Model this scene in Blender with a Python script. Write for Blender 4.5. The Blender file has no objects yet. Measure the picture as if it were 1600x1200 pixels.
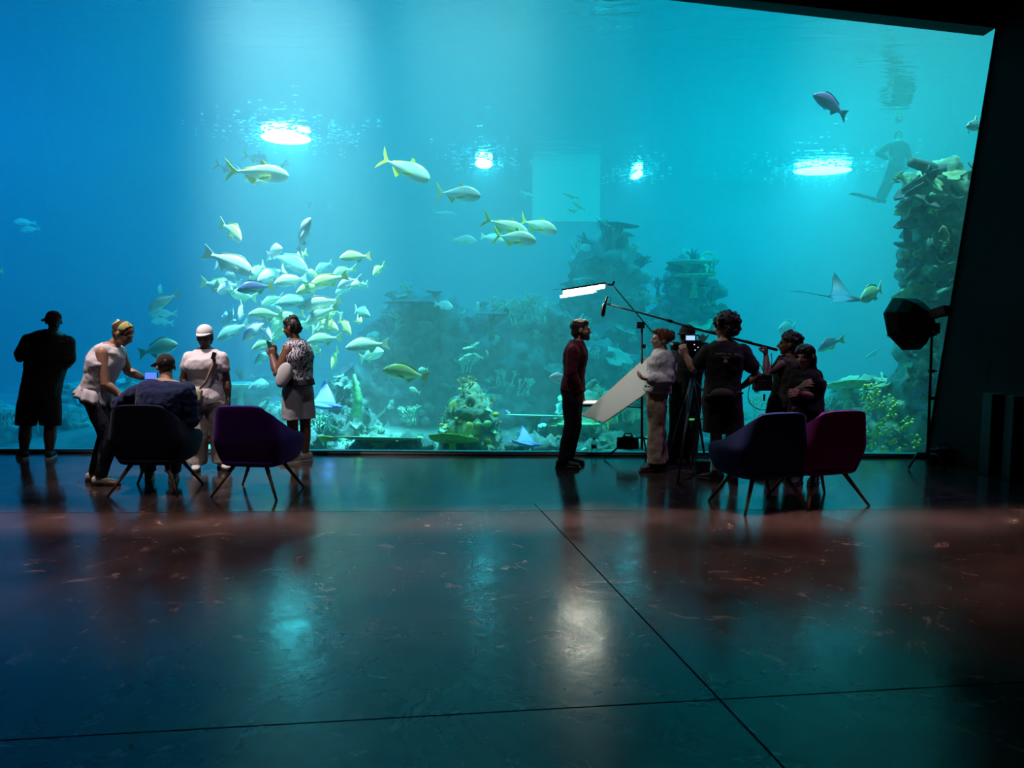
import bpy, bmesh, math, random
from mathutils import Vector, Matrix, Quaternion, noise
import numpy as np
R = random.Random(7)
scene = bpy.context.scene
COL = scene.collection
V = Vector

# ---------------------------------------------------------------- camera
FPX = 1155.0
EYE = V((0, 0, 1.6))
PITCH = math.atan(92 / FPX)
cd = bpy.data.cameras.new('camera'); cam = bpy.data.objects.new('camera', cd); COL.objects.link(cam)
cd.sensor_width = 36; cd.lens = 36 * FPX / 1600; cd.clip_end = 200
cam.location = EYE; cam.rotation_euler = (math.pi / 2 - PITCH, 0, 0)
scene.camera = cam
FW = V((0, math.cos(PITCH), -math.sin(PITCH))); UP = V((0, math.sin(PITCH), math.cos(PITCH))); RT = V((1, 0, 0))

def ray(px, py):
    return FW + RT * ((px - 800) / FPX) + UP * ((600 - py) / FPX)

def at(px, py, Y):
    """world point at distance Y in front of the viewer"""
    d = ray(px, py)
    return EYE + d * (Y / d.y)

def onfloor(px, py, z=0.0):
    d = ray(px, py)
    return EYE + d * ((z - 1.6) / d.z)

# ---------------------------------------------------------------- colour management, world
scene.view_settings.view_transform = 'Standard'
scene.view_settings.look = 'None'
scene.view_settings.exposure = 0.0
scene.view_settings.gamma = 1.0
scene.view_settings.use_curve_mapping = False
w = bpy.data.worlds.new('world'); scene.world = w; w.use_nodes = True
w.node_tree.nodes['Background'].inputs[0].default_value = (0.02, 0.03, 0.04, 1)
w.node_tree.nodes['Background'].inputs[1].default_value = 0.05
cy = scene.cycles
cy.use_denoising = True
cy.max_bounces = 7; cy.diffuse_bounces = 2; cy.glossy_bounces = 3; cy.transmission_bounces = 3
cy.volume_bounces = 1; cy.transparent_max_bounces = 10
cy.sample_clamp_indirect = 4.0
cy.caustics_reflective = False; cy.caustics_refractive = False
cy.use_adaptive_sampling = True; cy.adaptive_threshold = 0.02

# ---------------------------------------------------------------- lights
def lamp(name, kind, loc, aim, energy, color, **kw):
    d = bpy.data.lights.new(name, kind); o = bpy.data.objects.new(name, d); COL.objects.link(o)
    o.location = loc; d.energy = energy; d.color = color
    o.rotation_euler = (V(aim) - V(loc)).to_track_quat('-Z', 'Y').to_euler()
    for k, v in kw.items():
        setattr(d, k, v)
    return o
def area(name, loc, aim, energy, color, sx, sy):
    return lamp(name, 'AREA', loc, aim, energy, color, shape='RECTANGLE', size=sx, size_y=sy)

SURF = 6.3
# daylight lamps hanging over the tank (above the water)
area('tank_lamp_blue', (-13, 16, 10), (-13, 16, 0), 1850, (0.006, 0.33, 0.92), 9, 10)
area('tank_lamp_mid', (-3, 16, 10), (-3, 16, 0), 1600, (0.002, 0.62, 0.92), 8, 10)
area('tank_lamp_cyan', (8, 18, 10), (8, 18, 0), 2250, (0.001, 0.88, 0.88), 9, 12)
# added spots far above the tank, brightening fish and reef; no fixtures there
def spot(name, loc, aim, e, col, ang, blend=.8, r=.25):
    return lamp(name, 'SPOT', loc, aim, e, col, spot_size=math.radians(ang), spot_blend=blend, shadow_soft_size=r)
spot('added_spot_school', (-3.4, 10.2, 19), (-3.4, 12.0, 1.8), 100000, (0.75, 1.0, 0.90), 13, .7, .4)
spot('added_spot_jacks', (-0.6, 10.4, 19), (-0.6, 11.8, 3.0), 32000, (0.7, 1.0, 0.92), 13, .7, .4)
spot('added_spot_mound', (-0.3, 10.6, 19), (-0.3, 10.9, 0.0), 15000, (0.35, 1.0, 0.45), 20, .7, .4)
spot('added_spot_tower', (5.6, 10.4, 19), (5.9, 11.2, 1.0), 20000, (0.50, 1.0, 0.75), 17, .7, .4)
# warm ceiling lamps of the hall: a narrow row washing the floor strip, and spots over the visitors; the fill is added
a_ = area('hall_lamp_strip', (0, 5.95, 7.6), (0, 5.98, 0), 62, (1.0, 0.66, 0.56), 16, 0.3); a_.data.spread = math.radians(8)
a_ = area('hall_lamp_wash', (0, 5.2, 7.6), (0, 4.9, 0), 60, (1.0, 0.40, 0.28), 16, 0.3); a_.data.spread = math.radians(26)
spot('hall_spot_visitors', (-4.6, 6.1, 7.9), (-3.3, 8.3, 1.0), 2600, (1.0, .80, .78), 34, .8, .08)
spot('added_fill_visitors', (-2.5, 4.5, 7.9), (-3.4, 8.2, .6), 420, (.95, .82, .9), 34, .8, .06)  # added frontal fill lifting the visitors' dark trousers, not a ceiling lamp
spot('hall_spot_crew', (-0.6, 5.6, 7.9), (1.9, 8.2, 1.0), 420, (.92, .84, .90), 30, .8, .08)
spot('hall_spot_seats', (5.6, 6.9, 7.9), (3.0, 7.0, .6), 600, (.65, .35, 1.0), 28, .8, .08)
# ---------------------------------------------------------------- helpers
def link(o): COL.objects.link(o); return o
def tag(o, label=None, cat=None, group=None, kind=None):
    if label: o['label'] = label
    if cat: o['category'] = cat
    if group: o['group'] = group
    if kind: o['kind'] = kind
    return o
def empty(name, loc=(0, 0, 0), rz=0.0, label=None, cat=None, group=None):
    o = bpy.data.objects.new(name, None); link(o); o.location = loc; o.rotation_euler = (0, 0, rz)
    o.empty_display_size = 0.1
    bpy.context.view_layer.update() if False else None
    return tag(o, label, cat, group)
def obj(name, bm, m, parent=None, smooth=True, world=False):
    me = bpy.data.meshes.new(name)
    if isinstance(bm, bpy.types.Mesh): me = bm
    else:
        bmesh.ops.recalc_face_normals(bm, faces=bm.faces[:])
        bm.to_mesh(me); bm.free()
    if m is not None:
        me.materials.clear(); me.materials.append(m)
    for p in me.polygons: p.use_smooth = smooth
    o = bpy.data.objects.new(name, me); link(o)
    if parent is not None:
        o.parent = parent
        if world:   # mesh is in world coordinates: undo the parent's placement
            o.matrix_parent_inverse = wm(parent).inverted()
    return o
def wm(o):
    m = Matrix.LocRotScale(o.location, o.rotation_euler.to_quaternion(), o.scale)
    if o.parent is not None: m = wm(o.parent) @ o.matrix_parent_inverse @ m
    return m

MATS = {}
def mat(name, col, rough=0.6, metal=0.0, spec=0.5, noise_amt=0.0, noise_scale=8.0, col2=None, bump=0.0, emit=None, estr=0.0, sheen=0.0, alpha=None):
    if name in MATS: return MATS[name]
    m = bpy.data.materials.new(name); m.use_nodes = True; nt = m.node_tree
    b = nt.nodes['Principled BSDF']
    b.inputs['Base Color'].default_value = (*col, 1); b.inputs['Roughness'].default_value = rough
    b.inputs['Metallic'].default_value = metal; b.inputs['Specular IOR Level'].default_value = spec
    if sheen: b.inputs['Sheen Weight'].default_value = sheen
    if emit:
        b.inputs['Emission Color'].default_value = (*emit, 1); b.inputs['Emission Strength'].default_value = estr
    if col2 is not None or bump:
        tc = nt.nodes.new('ShaderNodeTexCoord')
        n = nt.nodes.new('ShaderNodeTexNoise'); n.inputs['Scale'].default_value = noise_scale; n.inputs['Detail'].default_value = 5
        nt.links.new(tc.outputs['Object'], n.inputs['Vector'])
        if col2 is not None:
            r = nt.nodes.new('ShaderNodeValToRGB')
            r.color_ramp.elements[0].position = 0.38; r.color_ramp.elements[1].position = 0.62
            r.color_ramp.elements[0].color = (*col, 1); r.color_ramp.elements[1].color = (*col2, 1)
            nt.links.new(n.outputs['Fac'], r.inputs[0]); nt.links.new(r.outputs[0], b.inputs['Base Color'])
        if bump:
            bp = nt.nodes.new('ShaderNodeBump'); bp.inputs['Strength'].default_value = bump; bp.inputs['Distance'].default_value = 0.02
            nt.links.new(n.outputs['Fac'], bp.inputs['Height']); nt.links.new(bp.outputs[0], b.inputs['Normal'])
    MATS[name] = m
    return m

def box(bm, c, s, rot=None):
    r = bmesh.ops.create_cube(bm, size=1.0)
    M = Matrix.Translation(V(c)) @ (rot.to_4x4() if rot else Matrix.Identity(4)) @ Matrix.Diagonal((*s, 1))
    bmesh.ops.transform(bm, matrix=M, verts=r['verts'])
    return r['verts']
def bevel(bm, w=0.01, seg=2):
    bmesh.ops.bevel(bm, geom=bm.edges[:], offset=w, segments=seg, affect='EDGES', profile=0.6)
def quadface(bm, pts):
    return bm.faces.new([bm.verts.new(p) for p in pts])

def frame_from(d, ref=V((0, 0, 1))):
    d = d.normalized()
    if abs(d.dot(ref)) > 0.97: ref = V((0, 1, 0))
    x = ref.cross(d).normalized(); y = d.cross(x).normalized()
    return x, y, d

def tube(bm, pts, rad, n=10, caps=True):
    """round tube through points with per-point radius"""
    pts = [V(p) for p in pts]
    if not hasattr(rad, '__len__'): rad = [rad] * len(pts)
    rings = []; px = None
    for i, p in enumerate(pts):
        if i == 0: d = pts[1] - pts[0]
        elif i == len(pts) - 1: d = pts[-1] - pts[-2]
        else: d = (pts[i + 1] - pts[i]).normalized() + (pts[i] - pts[i - 1]).normalized()
        if d.length < 1e-6: d = V((0, 0, 1))
        d.normalize()
        if px is None: x, y, _ = frame_from(d)
        else:
            x = (px - d * px.dot(d))
            x = x.normalized() if x.length > 1e-5 else frame_from(d)[0]
            y = d.cross(x)
        px = x
        rings.append([bm.verts.new(p + (x * math.cos(a) + y * math.sin(a)) * rad[i]) for a in [2 * math.pi * k / n for k in range(n)]])
    skin(bm, rings, caps)
    return rings
def skin(bm, rings, caps=True):
    n = len(rings[0])
    for a, b in zip(rings, rings[1:]):
        for k in range(n):
            bm.faces.new((a[k], a[(k + 1) % n], b[(k + 1) % n], b[k]))
    if caps:
        bm.faces.new(rings[0][::-1]); bm.faces.new(rings[-1])
def ring(bm, c, ax, ay, rx, ry, n=20, sq=2.0):
    """superellipse ring around c"""
    out = []
    for k in range(n):
        a = 2 * math.pi * k / n; ca, sa = math.cos(a), math.sin(a)
        x = math.copysign(abs(ca) ** (2 / sq), ca) * rx; y = math.copysign(abs(sa) ** (2 / sq), sa) * ry
        out.append(bm.verts.new(c + ax * x + ay * y))
    return out
def ball(bm, c, r, rot=None, seg=16):
    q = bmesh.ops.create_uvsphere(bm, u_segments=seg, v_segments=max(6, seg * 2 // 3), radius=1.0)
    if not hasattr(r, '__len__'): r = (r, r, r)
    M = Matrix.Translation(V(c)) @ (rot.to_4x4() if rot else Matrix.Identity(4)) @ Matrix.Diagonal((*r, 1))
    bmesh.ops.transform(bm, matrix=M, verts=q['verts'])
    return q['verts']

def remesh(bm, voxel=0.008, smooth=2, disp=None):
    """fuse overlapping closed shapes into one continuous surface"""
    me = bpy.data.meshes.new('tmp'); bmesh.ops.recalc_face_normals(bm, faces=bm.faces[:]); bm.to_mesh(me); bm.free()
    o = bpy.data.objects.new('tmp', me); COL.objects.link(o)
    md = o.modifiers.new('r', 'REMESH'); md.mode = 'VOXEL'; md.voxel_size = voxel; md.use_smooth_shade = True
    if smooth:
        s = o.modifiers.new('s', 'SMOOTH'); s.factor = 0.5; s.iterations = smooth
    dg = bpy.context.evaluated_depsgraph_get(); dg.update()
    res = bpy.data.meshes.new_from_object(o.evaluated_get(dg))
    bpy.data.objects.remove(o); bpy.data.meshes.remove(me)
    if disp:
        co = np.empty(len(res.vertices) * 3, 'f'); res.vertices.foreach_get('co', co); co = co.reshape(-1, 3)
        no = np.empty(len(res.vertices) * 3, 'f'); res.vertices.foreach_get('normal', no); no = no.reshape(-1, 3)
        d = np.array([disp(V(c)) for c in co.tolist()], 'f')
        co += no * d[:, None]; res.vertices.foreach_set('co', co.ravel()); res.update()
    return res
def curve_obj(name, pts, r, m, parent=None, world=False, n=8, sub=4):
    """a cable or strap: smooth tube through points"""
    P = [V(p) for p in pts]; out = []
    for i in range(len(P) - 1):
        p0 = P[max(i - 1, 0)]; p1 = P[i]; p2 = P[i + 1]; p3 = P[min(i + 2, len(P) - 1)]
        for k in range(sub):
            t = k / sub
            out.append(0.5 * ((2 * p1) + (p2 - p0) * t + (2 * p0 - 5 * p1 + 4 * p2 - p3) * t * t + (3 * p1 - p0 - 3 * p2 + p3) * t ** 3))
    out.append(P[-1]); bm = bmesh.new(); tube(bm, out, r, n)
    return obj(name, bm, m, parent, world=world)
# ---------------------------------------------------------------- materials of the setting
def struct(name, bm, m, smooth=False):
    o = obj(name, bm, m, smooth=smooth); o['kind'] = 'structure'; return o

WB0 = onfloor(0, 707); WB1 = onfloor(1447, 715)            # foot of the window
wdir = (WB1 - WB0).normalized(); wn = V((-wdir.y, wdir.x, 0)).normalized()   # wn points into the tank
def wpt(x, z, off=0.0):
    t = (x - WB0.x) / wdir.x
    return V((x, WB0.y + wdir.y * t, z)) + wn * off
def onwindow(px, py):
    d = ray(px, py); t = (WB0 - EYE).dot(wn) / d.dot(wn); return EYE + d * t
TR = onwindow(1557, 43); TL0 = onwindow(1178, 0)
sl = (TR.z - TL0.z) / (TR.x - TL0.x)
XL = -9.5
TLz = TR.z + sl * (XL - TR.x)
BR = onwindow(1447, 712)

def floor_material():
    m = bpy.data.materials.new('polished_concrete'); m.use_nodes = True; nt = m.node_tree; N = nt.nodes; L = nt.links
    b = N['Principled BSDF']; tc = N.new('ShaderNodeTexCoord'); sep = N.new('ShaderNodeSeparateXYZ'); L.new(tc.outputs['Object'], sep.inputs[0])
    def math_(op, a, bb=None, c=None):
        n = N.new('ShaderNodeMath'); n.operation = op
        for i, v in enumerate([a, bb, c]):
            if v is None: continue
            if isinstance(v, (int, float)): n.inputs[i].default_value = v
            else: L.new(v, n.inputs[i])
        return n.outputs[0]
    def joint(p, q, wdt):
        d = (q - p).normalized(); n = V((-d.y, d.x)); c = n.dot(V((p.x, p.y)))
        s = math_('ADD', math_('MULTIPLY', sep.outputs[0], n.x), math_('MULTIPLY', sep.outputs[1], n.y))
        return math_('LESS_THAN', math_('ABSOLUTE', math_('SUBTRACT', s, c)), wdt), math_('SUBTRACT', s, c)
    j1, s1 = joint(onfloor(0, 801), onfloor(1600, 795), 0.006)
    j2, s2 = joint(onfloor(0, 1157), onfloor(1400, 1077), 0.005)
    j3, s3 = joint(onfloor(835, 787), onfloor(1225, 1200), 0.005)
    j3 = math_('MULTIPLY', j3, math_('LESS_THAN', sep.outputs[1], onfloor(835, 787).y))
    jj = math_('MAXIMUM', math_('MAXIMUM', j1, j2), j3)
    def noi(scale, det=6, dist=0.0, ro=0.6):
        n = N.new('ShaderNodeTexNoise'); n.inputs['Scale'].default_value = scale; n.inputs['Detail'].default_value = det
        n.inputs['Distortion'].default_value = dist; n.inputs['Roughness'].default_value = ro; L.new(tc.outputs['Object'], n.inputs['Vector']); return n.outputs['Fac']
    def ramp(f, p0, p1, c0, c1):
        r = N.new('ShaderNodeValToRGB'); r.color_ramp.elements[0].position = p0; r.color_ramp.elements[1].position = p1
        r.color_ramp.elements[0].color = c0; r.color_ramp.elements[1].color = c1; L.new(f, r.inputs[0]); return r.outputs[0]
    c = ramp(noi(1.1, 8, 0.8), 0.32, 0.72, (0.012, 0.008, 0.0075, 1), (0.060, 0.041, 0.038, 1))
    # pale worn patches and small dark scuffs
    patch = ramp(noi(3.2, 9, 1.5, 0.7), 0.58, 0.68, (0, 0, 0, 1), (1, 1, 1, 1))
    mx = N.new('ShaderNodeMixRGB'); mx.inputs[2].default_value = (0.20, 0.135, 0.12, 1)
    L.new(math_('MULTIPLY', patch, 0.8), mx.inputs[0]); L.new(c, mx.inputs[1])
    scuff = ramp(noi(5.5, 5, 2.5, 0.55), 0.70, 0.735, (0, 0, 0, 1), (1, 1, 1, 1))
    mx2 = N.new('ShaderNodeMixRGB'); mx2.inputs[2].default_value = (0.01, 0.008, 0.008, 1); L.new(scuff, mx2.inputs[0]); L.new(mx.outputs[0], mx2.inputs[1])
    mx3 = N.new('ShaderNodeMixRGB'); mx3.inputs[2].default_value = (0.004, 0.004, 0.004, 1); L.new(jj, mx3.inputs[0]); L.new(mx2.outputs[0], mx3.inputs[1])
    L.new(mx3.outputs[0], b.inputs['Base Color'])
    rg = N.new('ShaderNodeMapRange'); L.new(noi(2.2, 6, 1.0), rg.inputs[0]); rg.inputs[1].default_value = 0.3; rg.inputs[2].default_value = 0.7
    rg.inputs[3].default_value = 0.14; rg.inputs[4].default_value = 0.27
    L.new(math_('MAXIMUM', math_('ADD', rg.outputs[0], math_('SUBTRACT', math_('MULTIPLY', scuff, 0.4), math_('MULTIPLY', math_('GREATER_THAN', s1, 0.0), 0.05))), math_('MULTIPLY', jj, 0.9)), b.inputs['Roughness'])
    far = math_('GREATER_THAN', s1, 0.0)
    L.new(math_('SUBTRACT', math_('ADD', 0.25, math_('MULTIPLY', far, 0.38)), math_('MULTIPLY', jj, 0.3)), b.inputs['Specular IOR Level'])
    bp = N.new('ShaderNodeBump'); bp.inputs['Strength'].default_value = 0.05; bp.inputs['Distance'].default_value = 0.02
    L.new(noi(14, 5), bp.inputs['Height']); L.new(bp.outputs[0], b.inputs['Normal'])
    return m

dark = mat('matte_black_paint', (0.005, 0.006, 0.006), 0.8, col2=(0.008, 0.009, 0.009), noise_scale=2.0)
blacktrim = mat('black_trim', (0.003, 0.003, 0.003), 0.6)
# floor
bm = bmesh.new(); quadface(bm, [V((XL, -4, 0)), V((9, -4, 0)), V((9, wpt(9, 0).y, 0)), V((XL, wpt(XL, 0).y, 0))])
r = bmesh.ops.extrude_face_region(bm, geom=bm.faces[:]); bmesh.ops.translate(bm, vec=(0, 0, -0.2), verts=[v for v in r['geom'] if isinstance(v, bmesh.types.BMVert)])
struct('floor', bm, floor_material())
# side wall, leaning outward, running from the window towards the viewer
def slab(name, quad, thick, m):
    bm = bmesh.new(); f = quadface(bm, quad); bm.normal_update(); n = f.normal.copy()
    r = bmesh.ops.extrude_face_region(bm, geom=[f]); bmesh.ops.translate(bm, vec=n * -thick, verts=[v for v in r['geom'] if isinstance(v, bmesh.types.BMVert)])
    return struct(name, bm, m)
SB = onfloor(1600, 750)
sdir = (SB - BR).normalized(); sdir.z = 0; sdir.normalize()
e = (TR - BR)
f0 = BR + V((0, 0, 0)) - e * (BR.z / e.z); ftop = f0 + e * (8.2 / e.z)
slab('wall_right', [f0, f0 + sdir * 12, ftop + sdir * 12, ftop], 0.3, dark)
# header above the window, piece of the window wall right of it
bm = bmesh.new(); quadface(bm, [TR + wn * -0.0, V(ftop), wpt(XL, 8.6), wpt(XL, TLz)])
r = bmesh.ops.extrude_face_region(bm, geom=bm.faces[:]); bmesh.ops.translate(bm, vec=wn * 0.25, verts=[v for v in r['geom'] if isinstance(v, bmesh.types.BMVert)])
struct('wall_front', bm, dark)
slab('wall_left', [V((XL, -4, 0)), V((XL, wpt(XL, 0).y, 0)), V((XL, wpt(XL, 0).y, 8.2)), V((XL, -4, 8.2))], 0.2, dark)
slab('wall_back', [V((XL, -4, 0)), V((XL, -4, 8.2)), V((12, -4, 8.2)), V((12, -4, 0))], 0.2, dark)
slab('ceiling', [V((XL, -4, 8.0)), V((XL, 9.9, 8.0)), V((13, 9.9, 8.0)), V((13, -4, 8.0))], 0.2, dark)
# sill: black strip and the grey seam above it
def strip(name, x0, x1, z0, z1, o0, o1, m):
    bm = bmesh.new(); P = [wpt(x, z, o) for x in (x0, x1) for z in (z0, z1) for o in (o0, o1)]
    vs = [bm.verts.new(p) for p in P]
    for q in ((0, 1, 3, 2), (4, 6, 7, 5), (0, 4, 5, 1), (2, 3, 7, 6), (0, 2, 6, 4), (1, 5, 7, 3)): bm.faces.new([vs[k] for k in q])
    return struct(name, bm, m)
strip('trim_1', XL, BR.x, 0.0, 0.013, -0.012, 0.12, blacktrim)
def jamb(name, a, b, w_, o0, o1):
    d = (b - a).normalized(); s_ = d.cross(wn).normalized() * w_; bm = bmesh.new(); vs = [bm.verts.new(p + wn * o + t) for p in (a - d * .02, b + d * .02) for o in (o0, o1) for t in (s_ * -.1, s_)]
    for q in ((0, 1, 3, 2), (4, 6, 7, 5), (0, 4, 5, 1), (2, 3, 7, 6), (0, 2, 6, 4), (1, 5, 7, 3)): bm.faces.new([vs[k] for k in q])
    return struct(name, bm, blacktrim)
jamb('trim_3', TR, f0, .14, -.016, -.001)
jamb('trim_4', wpt(XL, TLz), TR, .14, -.016, -.001)
strip('trim_2', XL, BR.x + .01, 0.013, 0.042, 0.0, 0.12, mat('grey_seal', (0.20, 0.26, 0.26), 0.5))
# dark posts along the side wall
for k, (px, w_) in enumerate(((1570, .16), (1597, .14))):
    base = onfloor(px, 742 + 8 * k) ; pt = f0 + sdir * ((base - f0).dot(sdir))
    bm = bmesh.new(); box(bm, pt + V((-0.12, 0, 0.44)), (w_, w_, 0.88)); bevel(bm, 0.01)
    p = obj('wall_post', bm, blacktrim, smooth=False)
    tag(p, ['square black post against the dark side wall, nearer the tank window', 'square black post against the dark side wall, farther from the tank window'][k], 'post')

# acrylic window pane
def thin_glass(name, tint=(0.97, 1, 1), refl=0.06):
    m = bpy.data.materials.new(name); m.use_nodes = True; nt = m.node_tree; N = nt.nodes; L = nt.links
    N.remove(N['Principled BSDF']); t = N.new('ShaderNodeBsdfTransparent'); t.inputs[0].default_value = (*tint, 1)
    g = N.new('ShaderNodeBsdfGlossy'); g.inputs['Roughness'].default_value = 0.01
    mx = N.new('ShaderNodeMixShader'); fr = N.new('ShaderNodeFresnel'); fr.inputs[0].default_value = 1.25
    L.new(fr.outputs[0], mx.inputs[0]); L.new(t.outputs[0], mx.inputs[1]); L.new(g.outputs[0], mx.inputs[2])
    L.new(mx.outputs[0], N['Material Output'].inputs['Surface'])
    return m
bm = bmesh.new()
q = [wpt(XL, 0.028), wpt(f0.x + .08, 0.028), TR + wdir * .08 + V((0, 0, .08)), wpt(XL, TLz + .08)]
quadface(bm, q); r = bmesh.ops.extrude_face_region(bm, geom=bm.faces[:]); bmesh.ops.translate(bm, vec=wn * 0.05, verts=[v for v in r['geom'] if isinstance(v, bmesh.types.BMVert)])
struct('window_1', bm, thin_glass('acrylic_pane'))

# ---------------------------------------------------------------- the tank
TX0, TX1, TY1, TZ0 = -16.0, 15.0, 26.0, -0.9
def prism(bm, off, z0, z1, x0=TX0, x1=TX1, y1=TY1):
    b0 = [wpt(x0, z0, off), wpt(x1, z0, off), V((x1, y1, z0)), V((x0, y1, z0))]
    lo = [bm.verts.new(p) for p in b0]; hi = [bm.verts.new(V((p.x, p.y, z1))) for p in b0]
    bm.faces.new(lo[::-1]); bm.faces.new(hi)
    for k in range(4): bm.faces.new((lo[k], lo[(k + 1) % 4], hi[(k + 1) % 4], hi[k]))
m = bpy.data.materials.new('sea_water'); m.use_nodes = True; nt = m.node_tree; nt.nodes.remove(nt.nodes['Principled BSDF'])
vs = nt.nodes.new('ShaderNodeVolumeScatter'); vs.inputs['Color'].default_value = (0.75, 0.97, 1.0, 1); vs.inputs['Density'].default_value = 0.055; vs.inputs['Anisotropy'].default_value = 0.25
va = nt.nodes.new('ShaderNodeVolumeAbsorption'); va.inputs['Color'].default_value = (0.0, 0.88, 1.0, 1); va.inputs['Density'].default_value = 0.13
ad = nt.nodes.new('ShaderNodeAddShader'); nt.links.new(vs.outputs[0], ad.inputs[0]); nt.links.new(va.outputs[0], ad.inputs[1]); nt.links.new(ad.outputs[0], nt.nodes['Material Output'].inputs['Volume'])
bm = bmesh.new(); prism(bm, 0.10, TZ0 + 0.01, SURF - 0.02, TX0 + 0.1, TX1 - 0.1, TY1 - 0.1)
tag(obj('tank_water', bm, m, smooth=False), 'hazy blue-green sea water filling the aquarium behind the window', 'water', kind='stuff')

# rippled underside of the water surface: a mirror at grazing angles, clear from straight below
m = bpy.data.materials.new('water_surface'); m.use_nodes = True; nt = m.node_tree; N = nt.nodes; L = nt.links; N.remove(N['Principled BSDF'])
tc = N.new('ShaderNodeTexCoord'); mp = N.new('ShaderNodeMapping'); mp.inputs['Scale'].default_value = (0.35, 1.0, 1); L.new(tc.outputs['Object'], mp.inputs[0])
n1 = N.new('ShaderNodeTexNoise'); n1.inputs['Scale'].default_value = 3.0; n1.inputs['Detail'].default_value = 4; n1.inputs['Distortion'].default_value = 0.6; L.new(mp.outputs[0], n1.inputs[0])
bp = N.new('ShaderNodeBump'); bp.inputs['Strength'].default_value = 0.35; bp.inputs['Distance'].default_value = 0.055; L.new(n1.outputs['Fac'], bp.inputs['Height'])
gl = N.new('ShaderNodeBsdfGlossy'); gl.inputs['Roughness'].default_value = 0.035; gl.inputs['Color'].default_value = (0.92, 0.97, 1, 1); L.new(bp.outputs[0], gl.inputs['Normal'])
tr = N.new('ShaderNodeBsdfTransparent'); lw = N.new('ShaderNodeLayerWeight'); lw.inputs[0].default_value = 0.5
rp = N.new('ShaderNodeMapRange'); rp.inputs[1].default_value = 0.30; rp.inputs[2].default_value = 0.45; L.new(lw.outputs['Facing'], rp.inputs[0])
mx = N.new('ShaderNodeMixShader'); L.new(rp.outputs[0], mx.inputs[0]); L.new(tr.outputs[0], mx.inputs[1]); L.new(gl.outputs[0], mx.inputs[2]); L.new(mx.outputs[0], N['Material Output'].inputs['Surface'])
bm = bmesh.new(); bmesh.ops.create_grid(bm, x_segments=2, y_segments=2, size=1)
bm.clear(); quadface(bm, [wpt(TX0, SURF, 0.05), wpt(TX1, SURF, 0.05), V((TX1, TY1, SURF)), V((TX0, TY1, SURF))])
tag(obj('water_surface', bm, m, smooth=False), 'rippled underside of the water surface mirroring the tank', 'water surface', kind='structure')
# tank shell
tank = mat('tank_wall_paint', (0.02, 0.16, 0.22), 0.9, col2=(0.03, 0.20, 0.26), noise_scale=0.4)
def wallq(name, q, m): 
    bm = bmesh.new(); quadface(bm, q); return struct(name, bm, m)
wallq('wall_tank_back', [V((TX0, TY1, TZ0)), V((TX1, TY1, TZ0)), V((TX1, TY1, SURF+4)), V((TX0, TY1, SURF+4))], tank)
wallq('wall_tank_left', [wpt(TX0, TZ0), V((TX0, TY1, TZ0)), V((TX0, TY1, SURF+4)), wpt(TX0, SURF+4)], tank)
wallq('wall_tank_right', [wpt(TX1, TZ0), V((TX1, TY1, TZ0)), V((TX1, TY1, SURF+4)), wpt(TX1, SURF+4)], tank)
wallq('wall_tank_front', [wpt(TX0, SURF, .3), wpt(TX1, SURF, .3), wpt(TX1, SURF+4, .3), wpt(TX0, SURF+4, .3)], dark)
# ---------------------------------------------------------------- fish
def pig(name, top, mid, belly, rough=0.35):
    """fish skin pigment: back, flank and belly colours of the animal itself, with faint scales"""
    if name in MATS: return MATS[name]
    m = bpy.data.materials.new(name); m.use_nodes = True; nt = m.node_tree; N = nt.nodes; L = nt.links; b = N['Principled BSDF']
    tc = N.new('ShaderNodeTexCoord'); s = N.new('ShaderNodeSeparateXYZ'); L.new(tc.outputs['Generated'], s.inputs[0])
    nz = N.new('ShaderNodeTexNoise'); nz.inputs['Scale'].default_value = 9; L.new(tc.outputs['Generated'], nz.inputs[0])
    a = N.new('ShaderNodeMath'); a.operation = 'MULTIPLY_ADD'; a.inputs[1].default_value = 0.18; L.new(nz.outputs['Fac'], a.inputs[0]); L.new(s.outputs[2], a.inputs[2])
    r = N.new('ShaderNodeValToRGB'); cr = r.color_ramp
    cr.elements[0].position = 0.32; cr.elements[0].color = (*belly, 1); cr.elements[1].position = 0.92; cr.elements[1].color = (*top, 1)
    e_ = cr.elements.new(0.6); e_.color = (*mid, 1)
    L.new(a.outputs[0], r.inputs[0]); L.new(r.outputs[0], b.inputs['Base Color']); b.inputs['Roughness'].default_value = rough
    MATS[name] = m; return m
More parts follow.
